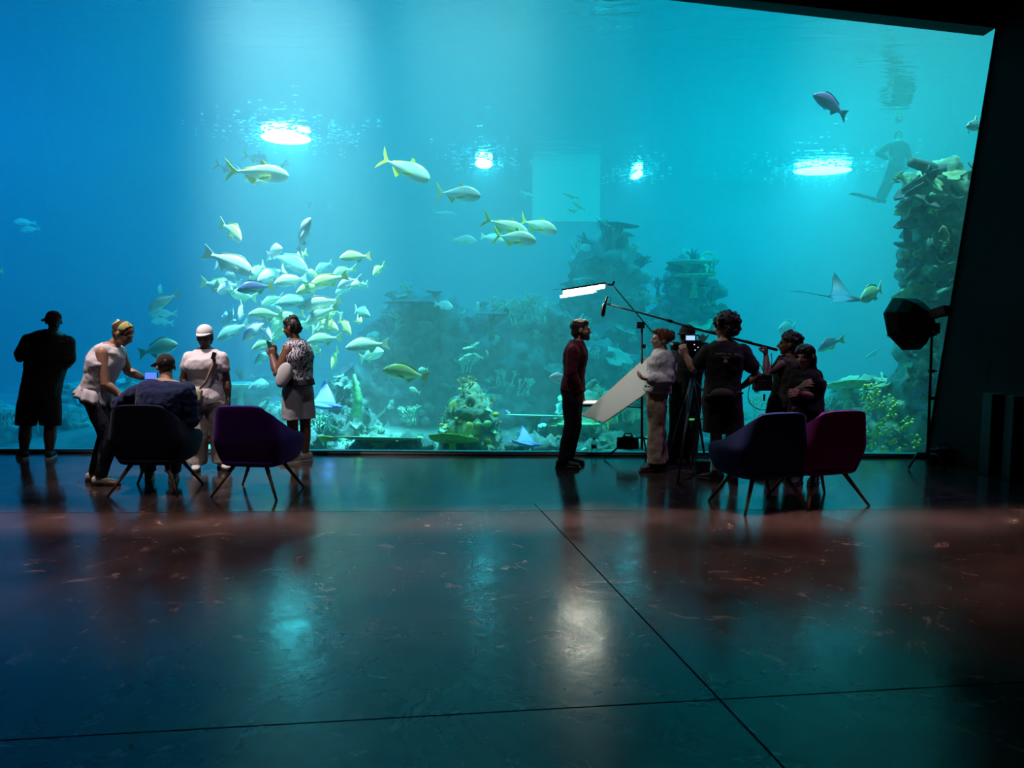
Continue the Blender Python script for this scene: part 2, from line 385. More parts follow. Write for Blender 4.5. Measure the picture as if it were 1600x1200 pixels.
FC = {
 'white':  ((0.75, 0.85, 0.80), (0.90, 0.95, 0.92), (0.95, 0.95, 0.95), (0.80, 0.85, 0.70)),
 'green':  ((0.35, 0.60, 0.35), (0.65, 0.85, 0.60), (0.85, 0.95, 0.85), (0.55, 0.70, 0.35)),
 'yellow': ((0.60, 0.62, 0.20), (0.85, 0.88, 0.45), (0.92, 0.95, 0.80), (0.80, 0.75, 0.20)),
 'lilac':  ((0.60, 0.50, 0.75), (0.80, 0.72, 0.90), (0.90, 0.88, 0.95), (0.65, 0.60, 0.70)),
 'teal':   ((0.20, 0.50, 0.55), (0.45, 0.75, 0.75), (0.65, 0.90, 0.90), (0.40, 0.65, 0.60)),
 'dusk':   ((0.12, 0.10, 0.30), (0.20, 0.18, 0.42), (0.35, 0.60, 0.65), (0.55, 0.45, 0.10)),
 'purple': ((0.30, 0.10, 0.40), (0.45, 0.18, 0.55), (0.40, 0.22, 0.50), (0.15, 0.08, 0.25)),
 'grey':   ((0.30, 0.40, 0.42), (0.60, 0.70, 0.70), (0.85, 0.92, 0.92), (0.60, 0.62, 0.30)),
 'olive':  ((0.40, 0.42, 0.18), (0.62, 0.65, 0.35), (0.80, 0.85, 0.65), (0.75, 0.45, 0.20)),
 'jack':   ((0.40, 0.50, 0.42), (0.85, 0.92, 0.85), (0.96, 0.97, 0.95), (0.85, 0.80, 0.10)),
 'slate':  ((0.12, 0.20, 0.28), (0.40, 0.52, 0.58), (0.80, 0.90, 0.90), (0.60, 0.55, 0.20)),
}
PROF = {
 'snapper': dict(st=[(0, .004), (.02, .028), (.06, .062), (.12, .1), (.2, .137), (.3, .158), (.4, .155), (.52, .13), (.63, .09), (.72, .056), (.79, .04), (.83, .043)], wf=.42, tail=[(.80, .042), (.86, .07), (1.0, .145), (.95, .0)], arch=.03),
 'jack': dict(st=[(0, .008), (.02, .045), (.06, .085), (.13, .12), (.22, .142), (.33, .145), (.46, .12), (.6, .078), (.71, .042), (.79, .018), (.84, .015)], wf=.42, tail=[(.82, .014), (.87, .05), (1.0, .19), (.895, .0)], arch=.02),
 'slim': dict(st=[(0, .004), (.03, .025), (.1, .05), (.22, .07), (.38, .075), (.55, .06), (.7, .035), (.8, .02), (.85, .018)], wf=.6, tail=[(.83, .018), (.88, .04), (1.0, .10), (.92, .0)], arch=.0),
}
def bendy(t, b): return b * (t ** 2) - b * .18
FMESH = {}
def fin_prism(bm, pts, b, th=.006):
    """flat fin outline in the fish's mid plane, given real thickness"""
    A = [bm.verts.new(V((.5 - x, bendy(x, b) + th, z))) for x, z in pts]; B = [bm.verts.new(V((.5 - x, bendy(x, b) - th, z))) for x, z in pts]
    bm.faces.new(A); bm.faces.new(B[::-1])
    for k in range(len(pts)): bm.faces.new((A[k], B[k], B[(k + 1) % len(pts)], A[(k + 1) % len(pts)]))
def fish_meshes(kind, color, b):
    key = (kind, color, b)
    if key in FMESH: return FMESH[key]
    P = PROF[kind]; c = FC[color]; out = []
    skinm = pig('skin_' + color, c[0], c[1], c[2]); finm = mat('fin_' + color, c[3], 0.5); eyem = mat('fish_eye', (0.01, 0.01, 0.01), 0.1)
    bm = bmesh.new(); rings = []
    for t, h in P['st']:
        zc = P['arch'] * math.sin(math.pi * min(t / .8, 1)) - .012 * (1 - t)
        rings.append(ring(bm, V((.5 - t, bendy(t, b), zc)), V((0, 1, 0)), V((0, 0, 1)), max(h * P['wf'], .003), h, 14, 1.9))
    skin(bm, rings); me = bpy.data.meshes.new('body'); bmesh.ops.recalc_face_normals(bm, faces=bm.faces[:]); bm.to_mesh(me); bm.free(); out.append(('body', me, skinm))
    # forked tail
    T = P['tail']; bm = bmesh.new(); up = [(T[0][0], T[0][1]), (T[1][0], T[1][1]), (T[2][0], T[2][1]), (T[2][0] - .035, T[2][1] * .45), (T[3][0], 0)]
    fin_prism(bm, up + [(x, -z) for x, z in up[-2::-1]], b); out.append(('tail_fin', bm, finm))
    bm = bmesh.new()
    if kind == 'jack': fin_prism(bm, [(.34, .13), (.42, .205), (.45, .20), (.46, .13), (.62, .095), (.75, .045), (.72, .02), (.5, .08)], b)
    elif kind == 'slim': fin_prism(bm, [(.35, .06), (.42, .11), (.5, .06), (.5, .03)], b)
    else: fin_prism(bm, [(.2, .12), (.27, .195), (.38, .215), (.5, .185), (.6, .155), (.68, .13), (.70, .06), (.45, .1)], b)
    out.append(('dorsal_fin', bm, finm))
    bm = bmesh.new(); fin_prism(bm, [(.52, -.10), (.57, -.185), (.62, -.15), (.72, -.045), (.6, -.04)], b); out.append(('anal_fin', bm, finm))
    for s in (1, -1):
        bm = bmesh.new(); wy = .155 * P['wf'] * (.5 if kind == 'slim' else 1)
        pts = [V((.22, s * wy * .9, -.03)), V((.10, s * (wy + .035), -.045)), V((.03, s * (wy + .06), -.10)), V((.10, s * (wy + .03), -.095)), V((.19, s * wy * .92, -.07))]
        A = [bm.verts.new(p) for p in pts]; B = [bm.verts.new(p + V((0, s * .008, 0))) for p in pts]; bm.faces.new(A); bm.faces.new(B[::-1])
        for k in range(5): bm.faces.new((A[k], B[k], B[(k + 1) % 5], A[(k + 1) % 5]))
        out.append(('pectoral_fin', bm, finm))
    for s in (1, -1):
        bm = bmesh.new(); t = .085; h = .075 if kind != 'slim' else .04
        ball(bm, V((.5 - t, bendy(t, b) + s * h * P['wf'] * .88, .022)), (.014, .006, .014), seg=10)
        out.append(('eye', bm, eyem))
    res = []
    for n, q, m in out:
        if isinstance(q, bmesh.types.BMesh):
            me = bpy.data.meshes.new(n); bmesh.ops.recalc_face_normals(q, faces=q.faces[:]); q.to_mesh(me); q.free(); q = me
        q.materials.append(m)
        for p in q.polygons: p.use_smooth = n in ('body', 'eye')
        res.append((n, q))
    FMESH[key] = res; return res
def fish(spec):
    nx, ny, tx, ty, Y, kind, color, L0, toward, label, name, grp = spec
    mx_, my_ = (nx + tx) / 2, (ny + ty) / 2
    a = at(nx, ny, Y); c = at(tx, ty, Y); pl = (a - c).length
    d = math.sqrt(max(L0 * L0 - pl * pl, 0)) * toward
    a = at(nx, ny, Y - d / 2); c = at(tx, ty, Y + d / 2); ax = (a - c)
    Ls = ax.length; X = ax.normalized(); Z = (V((0, 0, 1)) - X * X.z); Z.normalize(); Yv = Z.cross(X)
    Z = (Matrix.Rotation(R.uniform(-.18, .18), 3, X) @ Z).normalized(); Yv = Z.cross(X)
    Mx = Matrix((X, Yv, Z)).transposed()
    o = bpy.data.objects.new(name, None); link(o); o.empty_display_size = .1
    o.location = (a + c) / 2; o.rotation_euler = Mx.to_euler(); o.scale = (Ls, Ls, Ls)
    tag(o, label, 'fish', grp)
    small = Ls * FPX / Y < 26
    for n, me in fish_meshes(kind, color, R.choice((-.16, 0, .16))):
        if small and n in ('eye', 'anal_fin', 'pectoral_fin'): continue
        ch = bpy.data.objects.new(n, me); link(ch); ch.parent = o
    return o
SCH = 'snappers schooling behind the visitors'
def SN(nx, ny, tx, ty, Y, color, label, L0=.68, tw=1): return (nx, ny, tx, ty, Y, 'snapper', color, L0, tw, label, 'snapper', SCH)
FISH = [
 SN(375, 375, 353, 350, 12.2, 'yellow', 'small yellow snapper diving alone above the big school'),
 SN(397, 428, 322, 394, 11.4, 'white', 'big bright white snapper with its tail raised at the top edge of the school', .8),
 SN(376, 418, 329, 410, 11.8, 'lilac', 'pale lilac snapper tucked just under the big bright white one', .6),
 SN(349, 430, 382, 447, 12.4, 'grey', 'grey curled snapper behind the dark dusky one with yellow tail', .6, -1),
 SN(341, 456, 370, 443, 11.9, 'lilac', 'pinkish lilac snapper in front of the dark dusky one'),
 SN(362, 452, 321, 442, 12.1, 'green', 'green snapper with its pale forked tail at the outermost edge of the school', .6),
 SN(369, 453, 431, 446, 10.9, 'dusk', 'dark dusky blue snapper with a yellow tail, darkest of the school', .68),
 SN(362, 459, 395, 465, 12.0, 'green', 'green snapper half hidden below the dark dusky one'),
 SN(443, 388, 410, 400, 11.9, 'lilac', 'stubby pink snapper with drooping yellow tail near the steeply rising one', .55),
 SN(480, 423, 428, 398, 12.0, 'teal', 'broad teal snapper crossing behind the steeply rising lilac one', .72),
 SN(487, 340, 459, 396, 11.3, 'lilac', 'long lilac fish rising steeply out of the top of the school', .68),
 SN(466, 406, 474, 395, 12.4, 'yellow', 'little yellow snapper seen head-on under the steeply rising one', .5),
 SN(388, 436, 419, 412, 11.8, 'green', 'yellow-green snapper angled downward behind the big bright white one', .6),
 SN(401, 439, 450, 418, 11.6, 'white', 'pale green-white snapper with its spiky tail up in the middle row'),
 SN(427, 443, 484, 434, 11.4, 'white', 'white-backed snapper with blunt head in the middle of the school'),
 SN(461, 458, 508, 445, 11.4, 'yellow', 'yellow snapper with a dark eye leading the yellow pair', .62),
 SN(483, 448, 541, 430, 11.6, 'yellow', 'brightest yellow snapper at the middle top of the school', .7),
 SN(520, 432, 552, 419, 12.2, 'green', 'green snapper showing only its tail above the yellow ones', .6),
 SN(528, 450, 561, 434, 11.9, 'lilac', 'lilac-white snapper near the white forked tail', .55),
 SN(547, 446, 580, 444, 12.1, 'white', 'white snapper with crisp forked tail at the far edge of the school', .55),
 SN(525, 458, 547, 452, 12.2, 'teal', 'small bluish snapper under the lilac-white one', .5),
 SN(431, 474, 490, 470, 11.3, 'teal', 'mottled mint snapper with a pale head below the yellow pair', .72),
 SN(470, 481, 537, 468, 11.5, 'white', 'white snapper with lilac sheen and wide yellowish tail', .72),
 SN(478, 506, 525, 478, 11.4, 'grey', 'grey-white snapper heading steeply down beside the yellow-tailed white one', .66),
 SN(506, 498, 526, 490, 12.3, 'yellow', 'small yellow snapper behind the grey-white diving one', .5),
 SN(421, 502, 477, 489, 12.0, 'green', 'green snapper with pale twin tail just above the visitor with patterned top', .62),
 SN(387, 491, 446, 493, 11.2, 'green', 'olive green snapper with arched back above the lowest rows', .66),
 SN(352, 502, 373, 484, 11.9, 'teal', 'turquoise snapper of the tight trio beside the white-capped visitor', .55, -1),
 SN(371, 500, 384, 473, 11.7, 'lilac', 'lilac snapper standing nearly upright in the tight trio', .5),
 SN(361, 497, 340, 500, 12.3, 'teal', 'thin turquoise snapper poking out of the tight trio', .5),
 SN(339, 530, 390, 504, 11.1, 'teal', 'grey-teal snapper lowest beside the white-capped visitor', .66),
 SN(379, 532, 418, 500, 11.0, 'lilac', 'lilac-teal snapper heading down just past the grey-teal one', .66),
 SN(422, 530, 413, 512, 11.6, 'lilac', 'pale snapper facing the window with fanned fins', .55),
 SN(393, 546, 430, 532, 11.0, 'green', 'plump yellow-green snapper beside the raised phone', .56),
 SN(397, 568, 428, 548, 11.1, 'teal', 'pale teal snapper lowest under the raised phone', .58),
 SN(422, 517, 450, 497, 11.9, 'green', 'light green snapper behind the hair of the visitor with patterned top', .58),
 SN(425, 530, 448, 512, 12.0, 'green', 'minty snapper behind the face of the visitor with patterned top', .56),
 SN(520, 508, 480, 517, 11.9, 'grey', 'smooth grey snapper swimming behind the yellow-headed one', .6),
 SN(529, 516, 498, 503, 11.6, 'yellow', 'yellow-headed snapper with gaping mouth below the grey-white diving one', .52),
 SN(549, 523, 529, 498, 11.6, 'olive', 'slim olive snapper nosing down beyond the yellow-headed one', .52),
 SN(480, 534, 532, 527, 11.2, 'green', 'striped green snapper behind the shoulder of the visitor with patterned top', .62),
 SN(482, 540, 508, 552, 11.5, 'green', 'snapper with only its yellow-green tail out past the patterned top', .58),
 SN(518, 577, 528, 545, 11.6, 'yellow', 'yellowish snapper hanging head down with side fins spread', .5),
 SN(580, 494, 548, 483, 11.3, 'teal', 'mint round snapper turned the other way at the open side of the school', .5),
 SN(567, 503, 552, 496, 11.7, 'yellow', 'small snapper face-on below the mint round one', .45),
 SN(540, 543, 606, 537, 11.0, 'white', 'bright white snapper with yellow tail below and apart from the school', .7),
 SN(601, 548, 556, 562, 12.6, 'green', 'hazy green snapper shadowing the bright white one apart from the school', .66),
 SN(530, 403, 580, 400, 11.7, 'olive', 'olive snapper swimming alone above the school toward it', .6),
 SN(584, 430, 597, 414, 12.2, 'yellow', 'small pinkish yellow snapper turning away above the white forked tail', .45),
 SN(598, 577, 671, 590, 10.8, 'olive', 'large yellowish grey snapper with orange tail in front of the reef', .74),
 SN(232, 484, 280, 458, 11.6, 'white', 'white snapper heading down with raised tail, uppermost of the pair by the bending woman', .6),
 SN(231, 492, 280, 490, 12.0, 'teal', 'bright blue snapper right under the white one by the bending woman', .6),
 SN(236, 502, 272, 505, 13.6, 'teal', 'faint blue snapper, a dim shape below the bright blue one', .6),
 SN(245, 450, 257, 458, 12.8, 'teal', 'small blue snapper showing over the back of the white one', .5),
 SN(278, 537, 216, 553, 11.2, 'green', 'green-white snapper just above the dark cap of the seated man', .66),
 SN(408, 476, 444, 462, 12.8, 'green', 'faint green snapper deep inside the school', .55),
 SN(492, 424, 520, 410, 12.9, 'teal', 'dim teal snapper deep behind the yellow ones', .5),
 SN(440, 484, 408, 478, 13.0, 'teal', 'dim bluish snapper deep in the middle of the school', .55),
 SN(462, 512, 492, 506, 12.6, 'green', 'dull green snapper behind the grey-white diving one', .55),
 SN(505, 478, 536, 492, 12.8, 'teal', 'dull teal snapper behind the yellow-tailed white one', .5),
 SN(478, 424, 503, 436, 12.6, 'yellow', 'dull yellow snapper behind the brightest yellow one', .5),
]
def JK(nx, ny, tx, ty, Y, color, label, L0=.8): return (nx, ny, tx, ty, Y, 'jack', color, L0, 1, label, 'jack_fish', 'jacks cruising in open water')
FISH += [
 JK(451, 275, 356, 266, 11.5, 'jack', 'largest silver jack with yellow tail below the brightest floodlight', .9),
 JK(375, 268, 341, 258, 13.0, 'slate', 'small bluish jack behind the tail of the largest silver jack', .5),
 JK(418, 250, 385, 244, 13.5, 'slate', 'dim blue jack closest under the brightest floodlight', .5),
 JK(455, 253, 430, 262, 13.5, 'slate', 'small blue-grey fish touching the back of the largest silver jack', .4),
 JK(422, 284, 384, 277, 12.6, 'slate', 'violet-grey jack just below the belly of the largest silver jack', .5),
 JK(672, 281, 593, 246, 11.6, 'jack', 'silver jack with raised yellow tail, upper of the two by the second floodlight', .9),
 JK(752, 306, 676, 299, 11.6, 'slate', 'dark-backed jack, lower of the two by the second floodlight', .8),
 JK(825, 365, 757, 342, 11.8, 'jack', 'silver jack in the middle of the trio above the reef', .75),
 JK(871, 362, 808, 343, 11.6, 'jack', 'yellowish jack leading the trio above the reef', .72),
 JK(839, 376, 766, 368, 11.3, 'jack', 'silver jack lowest of the trio above the reef', .78),
 (744, 376, 705, 374, 13.5, 'snapper', 'teal', .5, 1, 'small hazy green fish trailing furthest behind the jack trio', 'reef_fish', 'small fish behind the jack trio'),
 (788, 377, 748, 368, 13.0, 'snapper', 'teal', .5, 1, 'small hazy green fish right behind the lowest jack of the trio', 'reef_fish', 'small fish behind the jack trio'),
 (713, 334, 676, 332, 14.5, 'slim', 'teal', .55, 1, 'thin faint fish below the dark-backed jack', 'slim_fish', 'thin faint fish'),
 (836, 308, 812, 298, 15.5, 'slim', 'green', .4, 1, 'thin pale fish alone ahead of the bright panel', 'slim_fish', 'thin faint fish'),
 (880, 301, 903, 310, 15.5, 'slim', 'green', .4, 1, 'thin pale fish, top of three in front of the bright panel', 'slim_fish', 'thin faint fish'),
 (893, 315, 917, 328, 15.5, 'slim', 'green', .4, 1, 'thin pale fish, middle of three in front of the bright panel', 'slim_fish', 'thin faint fish'),
 (886, 326, 905, 331, 15.8, 'slim', 'green', .4, 1, 'thin pale fish, lowest of three in front of the bright panel', 'slim_fish', 'thin faint fish'),
 (1269, 148, 1329, 180, 11.5, 'snapper', 'purple', .68, 1, 'purple snapper high in open water near the diver', 'snapper', None),
 (1341, 468, 1387, 449, 11.0, 'snapper', 'green', .6, 1, 'pale green snapper swimming out above the black softbox', 'snapper', None),
 (1279, 548, 1313, 528, 11.8, 'snapper', 'dusk', .5, 1, 'dim slate blue fish beside the long-haired woman', 'reef_fish', None),
 (1214, 514, 1250, 512, 13.0, 'snapper', 'teal', .6, 1, 'pale turquoise fish above the curly-haired boom holder', 'reef_fish', None),
 (1353, 560, 1374, 543, 14.0, 'slim', 'teal', .4, 1, 'faint thin fish in open water below the eagle ray', 'slim_fish', None),
 (857, 588, 897, 598, 10.8, 'snapper', 'lilac', .5, 1, 'pale lilac fish half hidden behind the man in burgundy', 'reef_fish', None),
 (1097, 396, 1121, 393, 15.5, 'slim', 'green', .4, 1, 'tiny pale fish above the stepped coral pinnacle', 'slim_fish', None),
 (708, 480, 678, 474, 13.5, 'snapper', 'teal', .5, 1, 'round teal fish hovering over the table coral ridge', 'reef_fish', None),
 (746, 472, 749, 492, 13.5, 'snapper', 'teal', .45, 1, 'teal fish turned upright over the middle of the reef', 'reef_fish', None),
 (420, 600, 388, 602, 13.0, 'snapper', 'teal', .45, 1, 'dim green fish behind the visitor with patterned top', 'reef_fish', None),
 (20, 347, 58, 349, 13.5, 'snapper', 'teal', .55, 1, 'pale blue fish alone in the dark blue water, upper of two', 'reef_fish', None),
 (30, 361, 64, 357, 13.8, 'snapper', 'teal', .5, 1, 'pale blue fish alone in the dark blue water, lower of two', 'reef_fish', None),
 (-30, 424, 9, 424, 12.5, 'snapper', 'green', .55, 1, 'fish leaving the picture beside the dark blue water, only its tail showing', 'reef_fish', None),
 (470, 290, 462, 300, 14.5, 'slim', 'lilac', .3, 1, 'tiny lilac fish below the largest silver jack, topmost of three', 'slim_fish', None),
 (487, 314, 479, 328, 14.5, 'slim', 'lilac', .3, 1, 'tiny lilac fish, middle of three above the school', 'slim_fish', None),
 (515, 318, 510, 332, 14.5, 'slim', 'lilac', .3, 1, 'tiny lilac fish, last of three above the school', 'slim_fish', None),
 (640, 606, 655, 614, 12.4, 'snapper', 'green', .25, 1, 'tiny bright green reef fish below the large yellowish grey snapper', 'reef_fish', None),
 (654, 578, 667, 577, 12.6, 'snapper', 'green', .25, 1, 'tiny green reef fish touching the large snapper\'s tail', 'reef_fish', None),
 (1506, 197, 1550, 192, 11.0, 'slim', 'slate', .8, 1, 'dark slim fish cut off by the slanted window edge', 'slim_fish', None),
 (790, 640, 803, 652, 12.0, 'slim', 'lilac', .25, 1, 'tiny lilac fish above the thin table coral', 'slim_fish', None),
]
for i, (a_, b_, c_, d_) in enumerate(((722, 545, 745, 541), (725, 556, 742, 552), (758, 547, 766, 556), (716, 563, 728, 558), (742, 552, 752, 560), (748, 535, 738, 541))):
    FISH.append((a_, b_, c_, d_, 13.2, 'slim', 'green', .3, 1, 'tiny pale fish in the small shoal over the reef slope, ' + ('highest of all', 'second highest', 'outermost toward the light stand', 'lowest and outermost', 'lowest in the middle', 'just over the middle')[i], 'slim_fish', 'tiny shoal over the dark reef slope'))
for s in FISH: fish(s)

# eagle rays
def eagle_ray(c, nose, up, size, flapn, flapf, tail, label, col_top, col_bot):
    """c centre; nose = heading; flap = raise of near / far wing"""
    X = V(nose).normalized(); Z = V(up); Z = (Z - X * X.dot(Z)).normalized(); Yv = Z.cross(X)
    o = bpy.data.objects.new('eagle_ray', None); link(o); o.location = c; o.rotation_euler = Matrix((X, Yv, Z)).transposed().to_euler(); o.scale = (size,) * 3
    tag(o, label, 'ray', None)
    mt = pig('ray_' + label[:6], col_top, [(a + b) / 2 for a, b in zip(col_top, col_bot)], col_bot, .5)
    bm = bmesh.new(); nu, nv = 24, 12; top = {}; bot = {}
    for i in range(nu + 1):
        s = -1 + 2 * i / nu; a = abs(s)
        lead = .30 * (1 - a) ** .8 - .10 * a; trail = -.34 + .20 * a if a < .99 else lead - .02
        if a > .85: trail = trail + (lead - trail) * ((a - .85) / .15) * .8
        for j in range(nv + 1):
            v = j / nv; x = lead + (trail - lead) * v - .18 * a ** 2
            th = (.075 * (1 - a) ** 2 + .008) * math.sin(math.pi * min(max(v, .02), .98)) ** .7
            fl = (flapn if s < 0 else flapf) * a ** 1.6
            top[i, j] = bm.verts.new(V((x, s * .8 * (1 - .25 * abs(fl)), fl + th))); bot[i, j] = bm.verts.new(V((x, s * .8 * (1 - .25 * abs(fl)), fl - th * .7)))
    for i in range(nu):
        for j in range(nv):
            bm.faces.new((top[i, j], top[i + 1, j], top[i + 1, j + 1], top[i, j + 1])); bm.faces.new((bot[i, j + 1], bot[i + 1, j + 1], bot[i + 1, j], bot[i, j]))
    for i in range(nu):
        bm.faces.new((top[i, 0], bot[i, 0], bot[i + 1, 0], top[i + 1, 0])); bm.faces.new((top[i, nv], top[i + 1, nv], bot[i + 1, nv], bot[i, nv]))
    for j in range(nv):
        bm.faces.new((top[0, j], top[0, j + 1], bot[0, j + 1], bot[0, j])); bm.faces.new((top[nu, j], bot[nu, j], bot[nu, j + 1], top[nu, j + 1]))
    obj('wings', bm, mt, o)
    bm = bmesh.new(); rings = [ring(bm, V((x, 0, .01)), V((0, 1, 0)), V((0, 0, 1)), w_, h_, 14) for x, w_, h_ in ((.46, .02, .012), (.42, .05, .035), (.34, .075, .055), (.24, .09, .075), (.1, .1, .09), (-.1, .09, .08), (-.25, .05, .045), (-.36, .02, .02))]
    skin(bm, rings); obj('head', bm, mt, o)
    bm = bmesh.new(); tube(bm, [V((-.3, 0, 0)), V((-.6, 0, .02)), V((-1.0, 0, .05)), V((-.3 - tail, 0, .03))], [.018, .012, .008, .003], 8); obj('tail', bm, mt, o)
    for s in (1, -1):
        bm = bmesh.new(); ball(bm, (.36, s * .075, .03), (.018, .01, .018), seg=10); obj('eye', bm, mat('fish_eye', (0, 0, 0)), o)
    return o
eagle_ray(at(822, 694, 10.6), (.95, -.2, -.05), (0, -.05, 1),   .50, .25, .40, .5, 'pale blue eagle ray gliding low by the window near the burgundy man', (.10, .16, .70), (.20, .30, .85))
eagle_ray(at(505, 634, 10.8), (.95, -.15, -.06), (0, -.15, 1),   .66, .28, .42, 1.0, 'blue eagle ray with raised wing passing behind the legs of the patterned-top visitor', (.06, .12, .60), (.18, .28, .80))
eagle_ray(at(1318, 466, 12.2), (.9, -.3, -.12), (-.15, -.05, 1), .65, -.10, .62, 1.0, 'dark-winged eagle ray with a long thin tail above the open sand', (.008, .006, .06), (.07, .08, .20))
# ---------------------------------------------------------------- reef
def fbm(p, f, o=4):
    return noise.fractal(p * f, 1.0, 2.0, o)
rockm = mat('reef_rock', (0.05, 0.16, 0.15), 0.9, col2=(0.22, 0.38, 0.30), noise_scale=3.5, bump=0.6)
rockd = mat('reef_rock_dark', (0.03, 0.10, 0.12), 0.9, col2=(0.12, 0.26, 0.26), noise_scale=2.5, bump=0.6)
sand = mat('tank_sand', (0.15, 0.25, 0.20), 0.95, col2=(0.06, 0.14, 0.13), noise_scale=1.5, bump=0.3)
plated = mat('sponge_dark', (0.03, 0.06, 0.10), 0.8, col2=(0.08, 0.12, 0.14), noise_scale=6)
platey = mat('sponge_pale', (0.35, 0.45, 0.25), 0.8, col2=(0.18, 0.30, 0.20), noise_scale=8)
yel = mat('coral_yellow', (0.75, 0.75, 0.12), 0.7, col2=(0.45, 0.60, 0.15), noise_scale=20)
grn = mat('coral_green', (0.25, 0.75, 0.35), 0.7, col2=(0.15, 0.45, 0.25), noise_scale=15)
tea = mat('coral_teal', (0.20, 0.50, 0.42), 0.8, col2=(0.35, 0.65, 0.50), noise_scale=10)
tan = mat('coral_tan', (0.55, 0.45, 0.25), 0.8, col2=(0.35, 0.40, 0.22), noise_scale=12)
TZF = -0.35
# sand bed
bm = bmesh.new(); nx_, ny_ = 60, 40; g = {}
for i in range(nx_ + 1):
    for j in range(ny_ + 1):
        x = TX0 + (TX1 - TX0) * i / nx_; y0 = wpt(x, 0, .12).y; y = y0 + (TY1 - y0) * j / ny_
        g[i, j] = bm.verts.new(V((x, y, TZF - .05 + .25 * fbm(V((x, y, 0)), .25) + .02 * (y - y0) * (1 if x < -2 else .3))))
for i in range(nx_):
    for j in range(ny_): bm.faces.new((g[i, j], g[i + 1, j], g[i + 1, j + 1], g[i, j + 1]))
struct('tank_floor', bm, sand, smooth=True)

def rock(label, blobs, m, vox=.07, amp=.16, f=1.6, name='reef_rock'):
    """blobs: (px, py, Y, rx, ry, rz) ellipsoids fused into one rock"""
    bm = bmesh.new()
    for px, py, Y, rx, ry, rz in blobs:
        ball(bm, at(px, py, Y), (rx, ry, rz), seg=14)
    base = at(blobs[0][0], blobs[0][1], blobs[0][2]); base.z = TZF
    def dsp(p):
        a = (fbm(p, f, 5) + .35 * fbm(p, f * 4, 3)) * amp
        c = noise.voronoi(p * (f * 1.5))[0][0]
        return a + (0.35 - c) * amp * .9
    me = remesh(bm, vox, 1, dsp)
    me.transform(Matrix.Translation(-base))
    o = obj(name, me, m); o.location = base
    return tag(o, label, 'reef rock')
def col_blobs(pts, Y, ry):
    """stack of ellipsoids following a silhouette: (py, pxl, pxr)"""
    out = []
    for py, a, b in pts:
        S = FPX / Y; rx = (b - a) / 2 / S
        out.append(((a + b) / 2, py, Y, rx, min(ry, rx * 1.1 + .2), max(.32, rx * .55)))
    return out
rk_tower = rock('tall dark rock tower crowded with plate sponges beside the slanted window edge',
    col_blobs([(288, 1425, 1500), (315, 1418, 1520), (350, 1420, 1540), (390, 1418, 1545), (430, 1412, 1550), (470, 1408, 1550), (515, 1408, 1550), (560, 1402, 1545), (600, 1385, 1540), (640, 1368, 1535), (680, 1352, 1530), (712, 1335, 1530)], 11.6, .7), rockm, .06, .13, 2.2)
rk_foot = rock('low dark rock shelf at the foot of the sponge tower', [(1345, 640, 12.6, .55, .5, .55), (1310, 668, 12.8, .5, .5, .45), (1275, 690, 13.0, .55, .5, .35), (1365, 690, 12.0, .6, .5, .4), (1230, 700, 13.4, .5, .5, .3)], rockm, .06, .13, 2.2)
rk_mound = rock('coral-covered mound close to the window, in the middle of the tank', col_blobs([(632, 712, 758), (646, 700, 772), (664, 690, 780), (684, 682, 786), (704, 676, 790)], 10.9, .6), rockm, .035, .07, 4.0)
rk_ridge = rock('long dark reef ridge rising behind the coral mound', [
    (640, 505, 15.5, .7, .8, .5), (610, 560, 15, .7, .9, .6), (600, 625, 14.6, .8, .9, .9), (680, 500, 15.5, .8, .8, .45), (700, 560, 15.5, 1.1, .9, .9), (660, 640, 15, 1.3, .9, 1.0),
    (760, 520, 15.8, .8, .8, .5), (780, 580, 15.5, 1.1, .9, .9), (840, 520, 16, .8, .8, .5), (760, 650, 15, 1.3, .9, .9), (850, 620, 15.5, 1.1, .9, 1.1), (880, 570, 16, .7, .8, .9), (570, 670, 14.5, 1.0, .9, .6), (520, 660, 15, 1.0, .9, .5), (940, 600, 15.5, 1.0, .9, .8)], rockd, .08, .34, 1.3)
rk_pin = rock('tall rock pinnacle behind the tube light', col_blobs([(386, 915, 985), (405, 898, 1000), (430, 885, 1008), (470, 880, 1015), (520, 880, 1020), (570, 880, 1025), (620, 885, 1030), (670, 880, 1035)], 17.5, 1.0), rockd, .08, .34, 1.4)
rk_pin2 = rock('stepped coral pinnacle behind the camera crew', col_blobs([(430, 1045, 1115), (455, 1040, 1122), (490, 1025, 1130), (530, 1015, 1135), (575, 1005, 1135), (620, 1000, 1135), (670, 1000, 1140)], 16.5, 1.0), rockd, .08, .34, 1.5)
rk_mid = rock('low reef rock behind the reflector board', [(940, 650, 12.6, .7, .6, .5), (1000, 660, 12.6, .8, .6, .45), (900, 680, 12.3, .6, .6, .35), (1060, 670, 13, .8, .6, .5), (1120, 680, 13.4, .7, .6, .4)], rockm, .06, .14, 2.0)
rk_front = rock('low reef crust along the window sill on both sides of the coral mound', [(x_, 694 + (i_ % 3) * 3, 11.2 + .25 * (i_ % 2), R.uniform(.25, .5), .35, R.uniform(.10, .2)) for i_, x_ in enumerate((480, 520, 560, 600, 645, 790, 830, 865, 900, 950, 1000, 1060, 1120, 1180, 1240))], rockd, .045, .12, 4.0)
rk_left = rock('low pale reef bank beyond the man in black', [(40, 690, 13.5, 1.5, .9, .45), (110, 680, 13.5, 1.0, .9, .5), (-40, 670, 14, 1.2, .9, .5), (160, 640, 14.5, 1.0, .9, .5), (230, 660, 15, 1.3, .9, .5)], rockm, .07, .16, 1.8)
